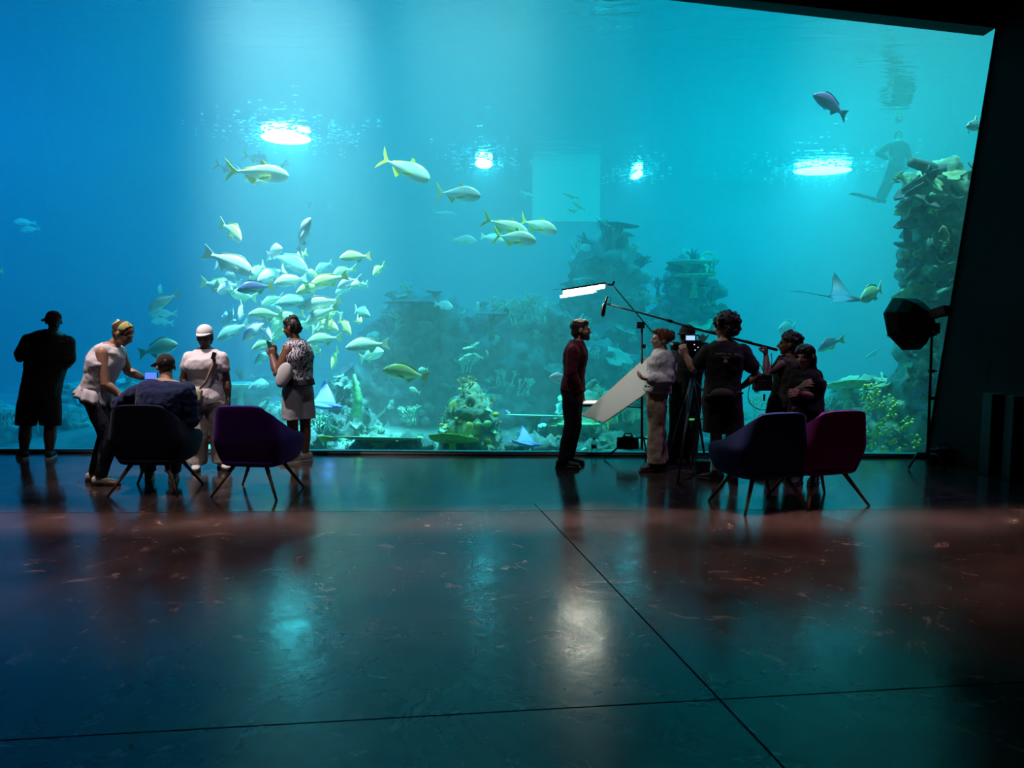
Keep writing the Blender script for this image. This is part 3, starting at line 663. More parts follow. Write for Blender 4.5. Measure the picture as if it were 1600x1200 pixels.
rk_l2 = rock('hazy reef bank behind the white-capped woman and the school', [(330, 650, 14.8, 1.0, .8, .5), (400, 640, 14.6, .9, .8, .7), (450, 660, 14.2, 1.0, .8, .5)], rockd, .08, .18, 1.6)
rk_l3 = rock('pointed coral rock behind the eagle ray by the visitors', [(545, 640, 12.4, .32, .35, .5), (540, 615, 12.4, .22, .3, .3), (520, 680, 12.2, .5, .4, .35), (560, 680, 12.2, .5, .4, .4)], rockd, .05, .14, 3.2)

def disc(bm, c, r, th, tilt=(0, 0), wob=.15, n=26, up=.0, sx=1.0):
    """irregular coral plate with thickness, rim raised by up"""
    ph = R.uniform(0, 9); Rm = Matrix.Rotation(tilt[0], 3, 'X') @ Matrix.Rotation(tilt[1], 3, 'Y')
    rings = []
    for fr, z in ((.05, -th), (.55, -th + up * .4), (.97, -th * .4 + up), (1.0, up + th * .2), (.92, up + th * .6), (.5, th * .5 + up * .35), (.04, th * .3)):
        rr = []
        for k in range(n):
            a = 2 * math.pi * k / n; w_ = 1 + wob * (math.sin(3 * a + ph) * .5 + math.sin(5 * a + 2 * ph) * .35 + math.sin(9 * a) * .3)
            rr.append(bm.verts.new(V(c) + Rm @ V((math.cos(a) * r * fr * w_ * sx, math.sin(a) * r * fr * w_, z))))
        rings.append(rr)
    skin(bm, rings)
def table_coral(px, py, Y, r, m, label, h=.25, tilt=(0, 0), sx=1.0, th=.03, up=.05):
    c = at(px, py, Y); base = V((c.x, c.y, c.z - h))
    o = empty('table_coral', base, 0, label, 'coral')
    bm = bmesh.new(); disc(bm, (0, 0, h), r, th, tilt, .12, 30, up, sx); obj('coral_plate', bm, m, o)
    bm = bmesh.new(); tube(bm, [(0, 0, -.15), (0, 0, h * .5), (0, 0, h)], [r * .22, r * .13, r * .3], 12); obj('stem', bm, m, o)
    return o
table_coral(592, 687, 10.7, .62, platey, 'wide thin table coral near the window sill, beside the eagle ray', .18, (-.15, .02), 1.0, .018, .03)
table_coral(707, 688, 10.2, .32, yel, 'yellow-green plate coral at the foot of the coral mound', .12, (-.35, .05), 1.1, .02, .02)
table_coral(833, 650, 12.0, .48, tea, 'thin flat table coral beyond the coral mound', .4, (-.11, .02), 1.0, .015, .01)
table_coral(768, 487, 14.2, .30, plated, 'dark parasol-shaped table coral on top of the long ridge', .4, (0, 0), 1.0, .02, -.05)
table_coral(650, 468, 14.2, .62, plated, 'broad dark table coral on the crest of the long ridge', .25, (0, 0), 1, .03, -.06)
table_coral(968, 352, 16.8, .42, plated, 'dark table coral crowning the tall pinnacle', .35, (0, .1), 1, .025, .0)
table_coral(1075, 412, 15.8, .50, tea, 'pale table coral crowning the stepped pinnacle', .3, (0, 0), 1, .03, .03)
table_coral(1085, 432, 15.6, .42, grn, 'second green table coral on the stepped pinnacle, just under its crown', .3, (0, 0), 1, .03, .02)
table_coral(1325, 606, 11.6, .32, grn, 'bright green ruffled plate coral beside the tower foot', .3, (-.3, 0), 1.1, .03, .05)
table_coral(508, 689, 10.4, .11, yel, 'small yellow cup coral by the sill behind the visitor\'s legs', .08, (-.3, 0), 1, .02, .05)
table_coral(375, 604, 13.6, .35, tea, 'hazy flat coral behind the purple chair', .3)
table_coral(1000, 612, 12.4, .35, tea, 'flat coral ledge behind the white-shirted woman', .3)
table_coral(905, 668, 11.6, .35, grn, 'low green plate coral beside the burgundy man\'s legs', .2, (-.1, 0))
table_coral(1210, 690, 12.0, .45, tea, 'low flat coral behind the blue armchair', .2)

def branch(bm, p, d, L, r, depth, spread=.6):
    q = p + d * L
    tube(bm, [p, p + d * L * .5 + V((R.uniform(-.1, .1) * L, R.uniform(-.1, .1) * L, 0)), q], [r, r * .85, r * .7], 6)
    if depth <= 0:
        ball(bm, q, r * 1.5, seg=6); return
    for k in range(R.choice((2, 3))):
        nd = (d + V((R.uniform(-1, 1), R.uniform(-1, 1), R.uniform(-.2, .6))) * spread).normalized()
        branch(bm, q, nd, L * R.uniform(.65, .85), r * .72, depth - 1, spread)
def branch_coral(px, py, Y, h, m, label, depth=3, stems=1, spread=.6):
    c = at(px, py, Y); o_bm = bmesh.new()
    for k in range(stems):
        branch(o_bm, V((R.uniform(-.1, .1) * stems * .4, R.uniform(-.1, .1), -.05)), V((R.uniform(-.4, .4), R.uniform(-.4, .4), 1)).normalized(), h * .35, h * .05, depth, spread)
    o = obj('branching_coral', o_bm, m); o.location = c
    return tag(o, label, 'coral')
branch_coral(729, 622, 10.9, .36, tan, 'tan branching coral standing on top of the coral mound', 4, 2)
branch_coral(757, 630, 10.9, .15, tan, 'small bushy tan coral on the far shoulder of the mound', 4, 4, .9)
branch_coral(718, 640, 10.6, .16, yel, 'yellow bushy coral on the near slope of the mound', 4, 4, .9)
branch_coral(735, 578, 14.2, .35, tea, 'pale bushy coral on the ridge slope above the mound', 4, 4, .9)
for (px, py, Y, h, m, l) in (
    (805, 505, 14.9, .50, tea, 'tall finger coral on the ridge crest, nearest the parasol coral'), (825, 500, 15.0, .6, tea, 'tall finger coral thicket in the middle of the ridge crest'),
    (850, 503, 15.1, .55, tea, 'finger coral thicket on the ridge crest beside the pinnacle'), (790, 600, 14.2, .35, tea, 'bushy coral on the ridge slope behind the burgundy man, upper one'),
    (760, 625, 14.0, .3, tea, 'bushy coral low on the ridge slope behind the coral mound'), (815, 615, 14.0, .35, tea, 'bushy coral low on the ridge slope near the burgundy man'),
    (945, 372, 16.6, .5, plated, 'thin dark branching coral on the tall pinnacle'), (905, 395, 16.7, .35, tea, 'small branching coral on the shoulder of the tall pinnacle'),
    (1110, 425, 15.6, .35, tea, 'branching coral at the edge of the stepped pinnacle'), (1035, 460, 15.6, .4, plated, 'dark branching coral on the flank of the stepped pinnacle'),
    (70, 672, 12.6, .3, tea, 'bushy coral on the pale bank between the man in black\'s legs'), (120, 665, 12.8, .35, tea, 'bushy coral on the pale bank beside the bending woman'),
    (20, 660, 12.8, .3, tea, 'bushy coral on the pale bank beyond the man in black\'s elbow'), (975, 655, 11.6, .30, grn, 'bright green bushy coral below the reflector board'), (940, 668, 11.5, .22, yel, 'yellow bushy coral beside the water bottle'),
    (1180, 650, 12.6, .4, tea, 'bushy coral behind the curly-haired man\'s shorts'), (1290, 650, 12.2, .35, tea, 'bushy coral beside the purple armchair back'),
    (500, 670, 11.8, .3, tea, 'bushy coral below the eagle ray near the patterned-top visitor'), (640, 660, 11.8, .35, tea, 'bushy coral between the thin table coral and the mound')):
    branch_coral(px, py, Y, h, m, l, 3, 4, .8)
# sponge domes on the mound
for (px, py, r, m, l) in ((733, 663, .055, yel, 'bright yellow round coral on the mound'), (747, 663, .05, grn, 'green round coral between two others on the mound'), (762, 662, .06, grn, 'green round coral furthest along the row on the mound'),
    (690, 664, .035, tan, 'small tan round sponge low on the mound'), (713, 654, .03, tan, 'small tan round sponge halfway up the mound'), (763, 690, .05, yel, 'yellow-green round coral at the mound foot'), (775, 648, .05, yel, 'yellow round coral on the mound shoulder')):
    c = at(px, py, 10.35); bm = bmesh.new(); ball(bm, (0, 0, 0), (r, r, r * .8), seg=16)
    for v in bm.verts: v.co *= 1 + .12 * noise.noise(v.co * 60)
    o = obj('round_coral', bm, m); o.location = c; tag(o, l, 'coral')
# tall sponge
bm = bmesh.new(); tube(bm, [(0, 0, -.2), (.03, 0, .1), (0, 0, .3), (-.02, 0, .48)], [.09, .08, .05, .02], 14); o = obj('cone_sponge', bm, grn); o.location = at(556, 632, 11.6); tag(o, 'pointed turquoise sponge standing on the coral rock by the eagle ray', 'sponge')

# plate sponges growing on the tower: real parts of the tower
TB = rk_tower.location
def sponge(px, py, Y, r, m, dirx):
    c = at(px, py, Y) - TB; bm = bmesh.new()
    disc(bm, (0, 0, 0), r * R.uniform(.8, 1.1), r * .20, (0, 0), .5, 18, r * R.uniform(.1, .5), R.uniform(.7, 1.3))
    rot = Matrix.Rotation(R.uniform(-.6, 1.5), 4, 'X') @ Matrix.Rotation(R.uniform(-.9, .9), 4, 'Y') @ Matrix.Rotation(R.uniform(0, 6), 4, 'Z')
    bmesh.ops.transform(bm, matrix=Matrix.Translation(c) @ rot, verts=bm.verts[:])
    obj('plate_sponge', bm, m, rk_tower)
for (ty, xl) in ((272, 1436), (290, 1412), (303, 1405), (318, 1403), (332, 1404), (350, 1406), (368, 1402), (385, 1402), (400, 1404), (415, 1404), (430, 1408), (445, 1412), (462, 1398), (480, 1405)):
    sponge(xl + 14, ty, 11.4, R.uniform(.12, .17), plated if R.random() < .85 else platey, -1)
    for k in range(2): sponge(R.uniform(xl + 14, 1500), ty + R.uniform(-6, 6), 10.85 + R.uniform(-.08, .1), R.uniform(.10, .17), plated if R.random() < .62 else platey, 0)
for k in range(22): sponge(R.uniform(1395, 1460), R.uniform(500, 700), 10.85 + R.uniform(-.1, .15), R.uniform(.07, .13), plated if R.random() < .5 else platey, 0)
bm = bmesh.new(); p = [at(1478, 283, 11.4) - TB, at(1470, 270, 11.35) - TB, at(1452, 262, 11.3) - TB, at(1423, 253, 11.2) - TB]; tube(bm, p, [.07, .085, .09, .07], 12)
obj('tube_sponge', bm, plated, rk_tower)
bm = bmesh.new(); p = [at(1487, 285, 11.4) - TB, at(1489, 270, 11.4) - TB, at(1484, 258, 11.3) - TB]; tube(bm, p, [.06, .07, .08], 12); obj('tube_sponge', bm, platey, rk_tower)
bm = bmesh.new(); p = [at(1478, 285, 11.3) - TB, at(1474, 272, 11.3) - TB, at(1470, 264, 11.2) - TB]; tube(bm, p, [.06, .07, .08], 12); obj('tube_sponge', bm, plated, rk_tower)
# yellow polyp clusters at the tower foot
for (px, py) in ((1354, 606), (1366, 612), (1352, 622), (1362, 632), (1374, 628), (1392, 640), (1398, 628), (1388, 652), (1412, 668), (1420, 660), (1372, 680), (1384, 672), (1394, 690), (1378, 700), (1362, 696), (1406, 700), (1368, 668), (1430, 690), (1352, 680)):
    bm = bmesh.new()
    for q in range(9):
        c = at(px + R.gauss(0, 4.5), py + R.gauss(0, 4.5), 10.72 + R.uniform(-.05, .05)) - TB
        tube(bm, [c + V((0, .08, -.02)), c, c + V((R.uniform(-.02, .02), -.02, .015))], [.006, .012, .022], 7)
    obj('yellow_polyps', bm, yel, rk_tower)
# lit viewing panel in the far tank wall
bm = bmesh.new(); a = at(832, 200, 25.7); b = at(938, 345, 25.7); box(bm, ((a.x + b.x) / 2, 25.86, (a.z + b.z) / 2), (abs(b.x - a.x), .08, abs(a.z - b.z)))
o = obj('light_panel', bm, mat('panel_glow', (0, 0, 0), emit=(0.01, 0.8, 0.7), estr=.6), smooth=False); tag(o, 'tall faint turquoise lit viewing window in the far tank wall', 'window'); o.name = 'viewing_window'
# floodlights at the water surface
for (px, py, sx, e_, l) in ((447, 216, .60, 38, 'brightest floodlight burning at the water surface above the school'), (756, 256, .25, 45, 'small floodlight at the water surface beside the two jacks'), (995, 274, .16, 45, 'tiniest floodlight at the water surface, beside the bright panel'), (1285, 267, .85, 38, 'wide floodlight at the water surface beside the diver')):
    c = at(px, py, 20); Y = 20 * (SURF - .10 - 1.6) / (c.z - 1.6); c = at(px, py, Y)
    o = empty('floodlight', c, 0, l, 'floodlight')
    bm = bmesh.new(); ball(bm, (0, 0, 0), (sx, .60, .065), seg=20); obj('lamp_glass', bm, mat('flood_%d' % e_, (0, 0, 0), emit=(.22, 1, 1), estr=e_), o)
    bm = bmesh.new(); box(bm, (0, 0.25, .075), (sx * 1.4, .5, .05)); bevel(bm, .01); obj('housing', bm, mat('lamp_housing', (.3, .4, .4), .5), o)
    # froth of bubbles around the lamp
    bm = bmesh.new(); rb = random.Random(px)
    for k in range(int(90 + 260 * sx)):
        x = rb.gauss(0, 1) * (sx * 1.0 + .25); y = rb.gauss(0, 1) * .9; r = rb.uniform(.008, .03)
        q = bmesh.ops.create_icosphere(bm, subdivisions=1, radius=1); bmesh.ops.transform(bm, matrix=Matrix.Translation(V((x, y, rb.uniform(.0, .07)))) @ Matrix.Diagonal((r * 2.2, r * 2, r * .5, 1)), verts=q['verts'])
    fo = obj('bubble_froth', bm, mat('froth', (.9, .95, .95), .6)); fo.location = c; tag(fo, 'froth of bubbles around the ' + l, 'bubbles', kind='stuff')

# small coral growth on every rock, each clump a part of its rock
def growth_meshes():
    out = []
    for m_ in (tea, grn, platey, rockm, plated, tan):
        for kind in range(4):
            bm = bmesh.new()
            if kind == 0:
                for k in range(6): branch(bm, V((R.uniform(-.04, .04), R.uniform(-.04, .04), -.05)), V((R.uniform(-.5, .5), R.uniform(-.5, .5), 1)).normalized(), .09, .012, 2, .7)
            elif kind == 1: disc(bm, (0, 0, .05), .15, .018, (R.uniform(-.3, .3), R.uniform(-.3, .3)), .35, 16, .03, 1.3); tube(bm, [(0, 0, -.06), (0, 0, .05)], [.03, .05], 8)
            elif kind == 2:
                for k in range(9): ball(bm, (R.gauss(0, .06), R.gauss(0, .06), R.uniform(-.02, .05)), R.uniform(.02, .05), seg=8)
            else:
                for k in range(8):
                    d = V((R.uniform(-.5, .5), R.uniform(-.5, .5), 1)).normalized(); tube(bm, [d * -.03, d * .08 + V((R.uniform(-.02, .02),) * 3), d * R.uniform(.13, .22)], [.016, .014, .010], 6)
            me = bpy.data.meshes.new('coral_clump'); bmesh.ops.recalc_face_normals(bm, faces=bm.faces[:]); bm.to_mesh(me); bm.free(); me.materials.append(m_)
            for q in me.polygons: q.use_smooth = True
            out.append(me)
    return out
GM = growth_meshes()
def grow(rk, n, sc=1.0, pick=None):
    me = rk.data; nv = len(me.vertices); got = 0; tries = 0
    while got < n and tries < n * 30:
        tries += 1; v = me.vertices[R.randrange(nv)]; nn = v.normal
        if nn.y > .35 or nn.z < -.35 or v.co.z < .05: continue
        if rk is rk_tower and v.co.x > .85: continue
        m_ = GM[R.choice(pick) * 4 + R.randrange(4)] if pick else GM[R.randrange(len(GM))]
        o = bpy.data.objects.new('coral_clump', m_); link(o); o.parent = rk; s_ = sc * R.uniform(.5, 1.25)
        q = (nn * .8 + V((0, 0, .6))).normalized().to_track_quat('Z', 'Y') @ Quaternion((0, 0, 1), R.uniform(0, 6.28))
        o.location = v.co; o.rotation_euler = q.to_euler(); o.scale = (s_, s_, s_ * R.uniform(.7, 1.2)); got += 1
for rk, n, sc, pk in ((rk_tower, 45, .9, (2, 2, 4, 3, 1)), (rk_foot, 60, .9, (0, 2, 3, 4)), (rk_mound, 95, .30, (0, 1, 1, 2, 5)), (rk_ridge, 98, 1.5, (0, 0, 3, 4)), (rk_pin, 80, 1.5, (0, 0, 3, 4)), (rk_pin2, 80, 1.5, (0, 0, 3, 4, 1)), (rk_mid, 80, .9, (0, 1, 0, 3)), (rk_left, 70, .9, (0, 3, 3)), (rk_front, 95, .38, (0, 0, 1, 3, 3)), (rk_l2, 50, 1.1, (0, 3)), (rk_l3, 60, .42, (0, 1, 3))):
    grow(rk, n, sc, pk)
# ---------------------------------------------------------------- people
SKIN = {'brown': (0.16, 0.075, 0.045), 'deep': (0.065, 0.032, 0.022), 'tan': (0.42, 0.23, 0.15), 'pale': (0.60, 0.38, 0.29)}
def skinmat(k): return mat('skin_' + k, SKIN[k], 0.5)
def cloth(name, c, c2=None, **kw): return mat('cloth_' + name, c, .85, spec=.2, col2=c2, noise_scale=kw.get('ns', 14), bump=.15, sheen=kw.get('sheen', .1))
def limb(bm, pts, prof, inf=0.0, n=14, k=1.0):
    """tapering limb through joints; prof: radii sampled evenly along each bone"""
    P = []; Rr = []
    for a, b, pr in zip(pts, pts[1:], prof):
        m_ = len(pr)
        for i, r in enumerate(pr):
            t = i / (m_ - 1)
            if P and i == 0: continue
            P.append(a.lerp(b, t)); Rr.append(r * k + inf)
    tube(bm, P, Rr, n)
    for p, i in ((P[0], 0), (P[-1], -1)): ball(bm, p, Rr[i], seg=12)
    j = 0
    for a, pr in zip(pts[1:-1], prof[:-1]): ball(bm, a, (pr[-1] * k + inf) * 1.0, seg=12)
ARM = [[.056, .052, .048, .043, .040], [.040, .043, .039, .032, .026]]
LEG = [[.088, .090, .082, .070, .058], [.056, .058, .058, .046, .037]]
def hand(bm, w_, d, n, curl=.6, side=1, sz=1.0):
    d = d.normalized(); n = (n - d * n.dot(d)).normalized(); s = d.cross(n) * side
    pal = w_ + d * .045 * sz
    ringz = [ring(bm, w_ + d * q * sz, s, n, a * sz, b * sz, 12) for q, a, b in ((-.01, .026, .022), (.02, .034, .018), (.055, .042, .015), (.085, .040, .012), (.092, .034, .008))]
    skin(bm, ringz)
    for off, L, r in ((-.031, .060, .0078), (-.0105, .074, .0085), (.0105, .080, .0088), (.031, .072, .0085)):
        p = w_ + d * .082 * sz + s * off * sz; ang = curl * .25 + off * 1.5 * 0; P = [p - d * .02 * sz]; rr = [r * sz]
        P.append(p); rr.append(r * sz)
        for q, c in ((.45, .55), (.32, .8), (.23, .55)):
            ang += curl * c
            fd = (d * math.cos(ang) + n * math.sin(ang) + s * off * 3.2).normalized()
            p = p + fd * L * q * sz * 1.15; P.append(p); rr.append(r * sz * (.95 if q > .3 else .8))
        tube(bm, P, rr, 8); ball(bm, P[-1], rr[-1], seg=8)
    p = w_ + d * .022 * sz + s * .028 * sz; P = [p]; dd = (d * .75 + s * .7 + n * .35).normalized(); p = p + dd * .038 * sz; P.append(p)
    dd = (d * .85 + s * (.35 - .4 * curl) + n * (.2 + .6 * curl)).normalized(); p = p + dd * .03 * sz; P.append(p); p = p + dd * .024 * sz; P.append(p)
    tube(bm, P, [.012 * sz, .0105 * sz, .0095 * sz, .008 * sz], 8); ball(bm, P[-1], .008 * sz, seg=8)

class Person:
    def __init__(s, label, foot, J, tone='brown', build=1.0, girth=1.0, face=(0, 1, 0), tilt=(0, 0, 1), curl=(.5, .5), palm=(None, None), headk=1.0, seated=False, bow=0.0, hands=(None, None), Y=None, floor=True, label_cat='person', legk=1.0, armk=1.0, bust=0.0):
        s.Y = Y if Y else onfloor(*foot).y; s.J = {}; s.build = build; s.girth = girth; s.bow = bow; s.legk = legk; s.armk = armk; s.bust = bust; s.seated = seated
        for k, v in J.items():
            s.J[k] = at(v[0], v[1], s.Y + (v[2] if len(v) > 2 else 0))
        j = s.J
        if floor:
            for q in 'LR':
                j['an' + q].z = .085 if ('up' + q) not in j else j['an' + q].z
                j['toe' + q].z = .03
        s.base = V(((j['anL'].x + j['anR'].x) / 2, (j['anL'].y + j['anR'].y) / 2, 0 if floor else min(j['anL'].z, j['anR'].z)))
        s.pel = (j['hipL'] + j['hipR']) / 2
        s.F = V(face).normalized(); U = V(tilt); s.U = (U - s.F * U.dot(s.F)).normalized(); s.S = s.F.cross(s.U)
        s.hc = j['head']; s.hk = headk; s.skin = skinmat(tone)
        s.sax = (j['shR'] - j['shL']).normalized(); s.hax = (j['hipR'] - j['hipL']).normalized()
        s.front = (j['neck'] - s.pel).normalized().cross(s.sax).normalized()
        bm = bmesh.new()
        s.torso(bm, [(-.10, .8, .8), (0, 1, 1), (.12, 1, 1), (.25, 1, 1), (.38, 1, 1), (.5, 1, 1), (.62, 1, 1), (.72, 1, 1), (.82, 1, 1), (.93, 1, 1), (1.0, 1, 1), (1.05, 1, 1)], 0)
        tube(bm, [j['neck'] - s.U * .03, j['neck'], s.hc - s.U * .07 - s.F * .01], [.062, .056, .052], 14)
        hm = Matrix((s.S, s.F, s.U)).transposed(); s.hm = hm; k = headk
        def hb(c, r, rot=None): ball(bm, s.hc + hm @ (V(c) * k), V(r) * k, (hm @ rot) if rot else hm, 20)
        hb((0, -.012, .028), (.075, .094, .088)); hb((0, .022, -.028), (.062, .072, .082)); hb((0, .034, -.070), (.046, .050, .036)); hb((0, .066, -.094), (.022, .02, .018))
        hb((0, .078, .020), (.046, .016, .010)); hb((0, .087, -.052), (.025, .012, .007)); hb((0, .085, -.066), (.022, .012, .007)); hb((.036, .06, -.028), (.022, .022, .02)); hb((-.036, .06, -.028), (.022, .022, .02))
        tube(bm, [s.hc + hm @ (V(p) * k) for p in ((0, .080, .016), (0, .102, -.010), (0, .114, -.026), (0, .088, -.038))], [.008 * k, .010 * k, .014 * k, .010 * k], 8)
        for q in (1, -1): hb((q * .079, -.008, -.012), (.010, .021, .032)); hb((q * .012, .098, -.031), (.009, .009, .008))
        for q, sd in (('L', -1), ('R', 1)):
            limb(bm, [j['sh' + q], j['el' + q], j['wr' + q]], ARM, 0, k=build * armk)
            i = 0 if q == 'L' else 1
            fd = (j['wr' + q] - j['el' + q]).normalized()
            d = V(hands[i]).normalized() if hands[i] is not None else fd
            pn = V(palm[i]) if palm[i] is not None else s.sax * (1 if q == 'L' else -1) + s.front * .2
            if abs(pn.normalized().dot(d)) > .95: pn = pn + V((.3, .2, .5))
            hand(bm, j['wr' + q], d, pn, curl[i], -sd if q == 'L' else -sd)
            limb(bm, [j['hip' + q], j['kn' + q], j['an' + q]], LEG, 0, k=build * legk)
            a = j['an' + q]; t = j['toe' + q]; dd = (t - a); 
            if floor: dd.z = 0
            dd.normalize(); up = V((0, 0, 1)) if floor else (j['kn' + q] - a).normalized(); up = (up - dd * up.dot(dd)).normalized(); sx = dd.cross(up)
            rs = [ring(bm, a + dd * x - up * z, sx, up, w_, h_, 12) for x, z, w_, h_ in ((-.065, .055, .02, .02), (-.05, .045, .033, .038), (0, .035, .038, .045), (.06, .05, .042, .03), (.12, .06, .046, .02), (.17, .066, .04, .014), (.195, .068, .022, .010))]
            skin(bm, rs)
        me = remesh(bm, .0068, 2)
        me.transform(Matrix.Translation(-s.base)); s.o = obj('person', me, s.skin); s.o.location = s.base
        tag(s.o, label, 'person')
        if hm: pass
        for q in (1, -1):
            bm = bmesh.new(); ball(bm, s.hc + hm @ (V((q * .030, .076, .002)) * k), .0125 * k, seg=12); s.add('eye', bm, mat('eye', (.05, .03, .02), .15))
    def add(s, name, me, m, parent=None, smooth=True):
        o = obj(name, me, m, s.o, smooth, world=True)
        if parent is not None:
            o.parent = parent; o.matrix_parent_inverse = wm(parent).inverted()
        return o
    def prof(s, t):
        sw = (s.J['shR'] - s.J['shL']).length / 2; hw = (s.J['hipR'] - s.J['hipL']).length / 2 + .075; g = s.girth
        T = [(-.12, hw * .80, .095), (-.05, hw * .97, .112), (.05, hw * 1.02, .118), (.15, hw * 1.0, .112), (.36, .138 * g, .098), (.55, .15 * g, .112), (.72, .163 * g, .122), (.84, sw * .93, .118), (.93, sw * .98, .098), (.98, sw * .84, .078), (1.02, sw * .5, .066), (1.06, .068, .06)]
        for a, b in zip(T, T[1:]):
            if t <= b[0]:
                f = max(0, (t - a[0]) / (b[0] - a[0])); return a[1] + (b[1] - a[1]) * f, (a[2] + (b[2] - a[2]) * f) * (1 + (g - 1) * .8) * s.build ** .5
        return T[-1][1], T[-1][2]
    def spine(s, t):
        p = s.pel.lerp(s.J['neck'] - V((0, 0, .0)), t); ax = s.hax.lerp(s.sax, max(0, min(1, t))).normalized()
        up = (s.J['neck'] - s.pel).normalized(); ax = (ax - up * ax.dot(up)).normalized(); f = up.cross(ax)
        return p - f * s.bow * math.sin(math.pi * max(0, min(1, t))), ax, f
    def torso(s, bm, T, inf):
        """T: list of (t, width factor, depth factor)"""
        rs = []
        for t, kw, kd in T:
            p, ax, f = s.spine(t); w_, d_ = s.prof(t)
            off = .02 * s.bust if .6 < t < .85 else 0
            rs.append(ring(bm, p + f * off, ax, f, w_ * kw + inf, d_ * kd * (1 + s.bust * .25 * (1 if .6 < t < .85 else 0)) + inf, 24, 2.3))
        skin(bm, rs)
    def shirt(s, m, t0=.0, inf=.014, sleeve=.5, fore=0.0, flare=1.04, neck=1.02, name='shirt', loose=0, wr=.006, sleeve_r=.012, armhole=True):
        bm = bmesh.new(); ts = [t0 + (neck - t0) * i / 11 for i in range(12)]
        s.torso(bm, [(t, 1 + (flare - 1) * max(0, 1 - (t - t0) / .35) + (loose if t < .75 else 0), 1 + (flare - 1) * max(0, 1 - (t - t0) / .35) + (loose * 1.2 if t < .8 else 0)) for t in ts], inf)
        for q in 'LR':
            a, e_, w_ = s.J['sh' + q], s.J['el' + q], s.J['wr' + q]
            k = s.build * s.armk
            if sleeve > 0:
                if fore > 0:
                    pts = [a, e_, e_.lerp(w_, fore)]; limb(bm, pts, [[.062, .062, .058, .056, .054], [.054, .054, .050, .044, .038]], sleeve_r, k=k)
                else:
                    pts = [a, a.lerp(e_, sleeve)]; limb(bm, pts, [[.062, .062, .060, .060, .060]], sleeve_r + .004, k=k)
                    # cut cuff a little wider
            elif armhole:
                ball(bm, a + (s.J['neck'] - a) * .25, .05 * k + inf, seg=12)
        me = remesh(bm, .009, 2, lambda p: wr * fbm(V((p.x * 1.3, p.y * 1.3, p.z)), 11, 3) + wr * .5 * math.sin(p.z * 60 + 5 * noise.noise(p * 7)) * .5)
        return s.add(name, me, m)
    def legs(s, m, frac=1.0, inf=.014, name='trousers', top=.2, hem=0.0, wr=.006, k2=1.0):
        """frac 1 = ankle, <1 = shorts ending at that share of the thigh+calf"""
        bm = bmesh.new(); s.torso(bm, [(-.12, 1, 1), (-.05, 1, 1), (.05, 1, 1), (.12, 1, 1), (top, 1, 1)], inf * .8)
        for q in 'LR':
            h, k, a = s.J['hip' + q], s.J['kn' + q], s.J['an' + q]; kk = s.build * s.legk
            if frac >= .99: pts, pr = [h, k, a - (a - k) * .02], [[.090, .092, .086, .074, .066], [.066, .066 + hem * .3, .064 + hem * .6, .058 + hem, .054 + hem * 1.5]]
            elif frac > .5: pts, pr = [h, k, k.lerp(a, (frac - .5) * 2)], [[.092, .096, .094, .088 + hem * .5, .084 + hem], [.084 + hem, .084 + hem * 1.2]]
            else: pts, pr = [h, h.lerp(k, frac * 2)], [[.095, .098, .098, .098 + hem * .5, .098 + hem]]
            P = []; Rr = []
            for A, B, r_ in zip(pts, pts[1:], pr):
                for i, r in enumerate(r_):
                    if P and i == 0: continue
                    P.append(A.lerp(B, i / (len(r_) - 1))); Rr.append(r * kk * k2 + inf)
            tube(bm, P, Rr, 18); ball(bm, P[0], Rr[0], seg=12)
        me = remesh(bm, .009, 2, lambda p: wr * fbm(V((p.x, p.y, p.z * .6)), 12, 3))
        return s.add(name, me, m)
    def shoes(s, m, sole, high=.0, name='shoe'):
        for q in 'LR':
            a = s.J['an' + q]; t = s.J['toe' + q]; dd = V((t.x - a.x, t.y - a.y, 0)).normalized(); up = V((0, 0, 1)); sx = dd.cross(up); g = V((a.x, a.y, 0))
            bm = bmesh.new(); rs = [ring(bm, g + dd * x + up * z, sx, up, w_, h_, 16, 2.6) for x, z, w_, h_ in ((-.082, .055, .02, .025), (-.072, .056, .034, .038), (-.03, .062, .040, .048 + high), (.02, .060, .041, .048 + high * .5), (.07, .050, .044, .034), (.125, .044, .047, .027), (.165, .040, .040, .020), (.185, .036, .022, .012))]
            skin(bm, rs)
            if high or True: tube(bm, [g + up * .07, g + up * (.10 + high)], [.045, .043], 14)
            me = remesh(bm, .007, 2); so = s.add(name, me, m)
            bm = bmesh.new(); out = []
            for x, w_ in ((-.090, .016), (-.078, .034), (-.03, .041), (.03, .040), (.09, .047), (.14, .048), (.18, .034), (.195, .012)): out.append((x, w_))
            lo = [g + dd * x + sx * w_ for x, w_ in out] + [g + dd * x - sx * w_ for x, w_ in out[::-1]]
            A = [bm.verts.new(p + up * .001) for p in lo]; B = [bm.verts.new(p + up * .026) for p in lo]; bm.faces.new(A[::-1]); bm.faces.new(B)
            for k in range(len(lo)): bm.faces.new((A[k], A[(k + 1) % len(lo)], B[(k + 1) % len(lo)], B[k]))
            s.add('sole', bm, sole, so, False)
    def hp(s, c): return s.hc + s.hm @ (V(c) * s.hk)
    def hair(s, m, blobs, amp=.008, f=30, name='hair', vox=.008, curl_n=0, curl_r=.02, seed=1, shell=.10):
        bm = bmesh.new(); rr = random.Random(seed)
        for c, r in blobs: ball(bm, s.hp(c), V(r) * s.hk, s.hm, 18)
        for k in range(curl_n):
            c, r = blobs[rr.randrange(len(blobs))]; d = V((rr.gauss(0, 1), rr.gauss(0, 1), rr.gauss(0, 1))).normalized()
            q = V((c[0] + d.x * r[0], c[1] + d.y * r[1], c[2] + d.z * r[2]))
            if q.y > .07 and q.z < .05: continue
            ball(bm, s.hp(q), rr.uniform(.6, 1.15) * curl_r, seg=8)
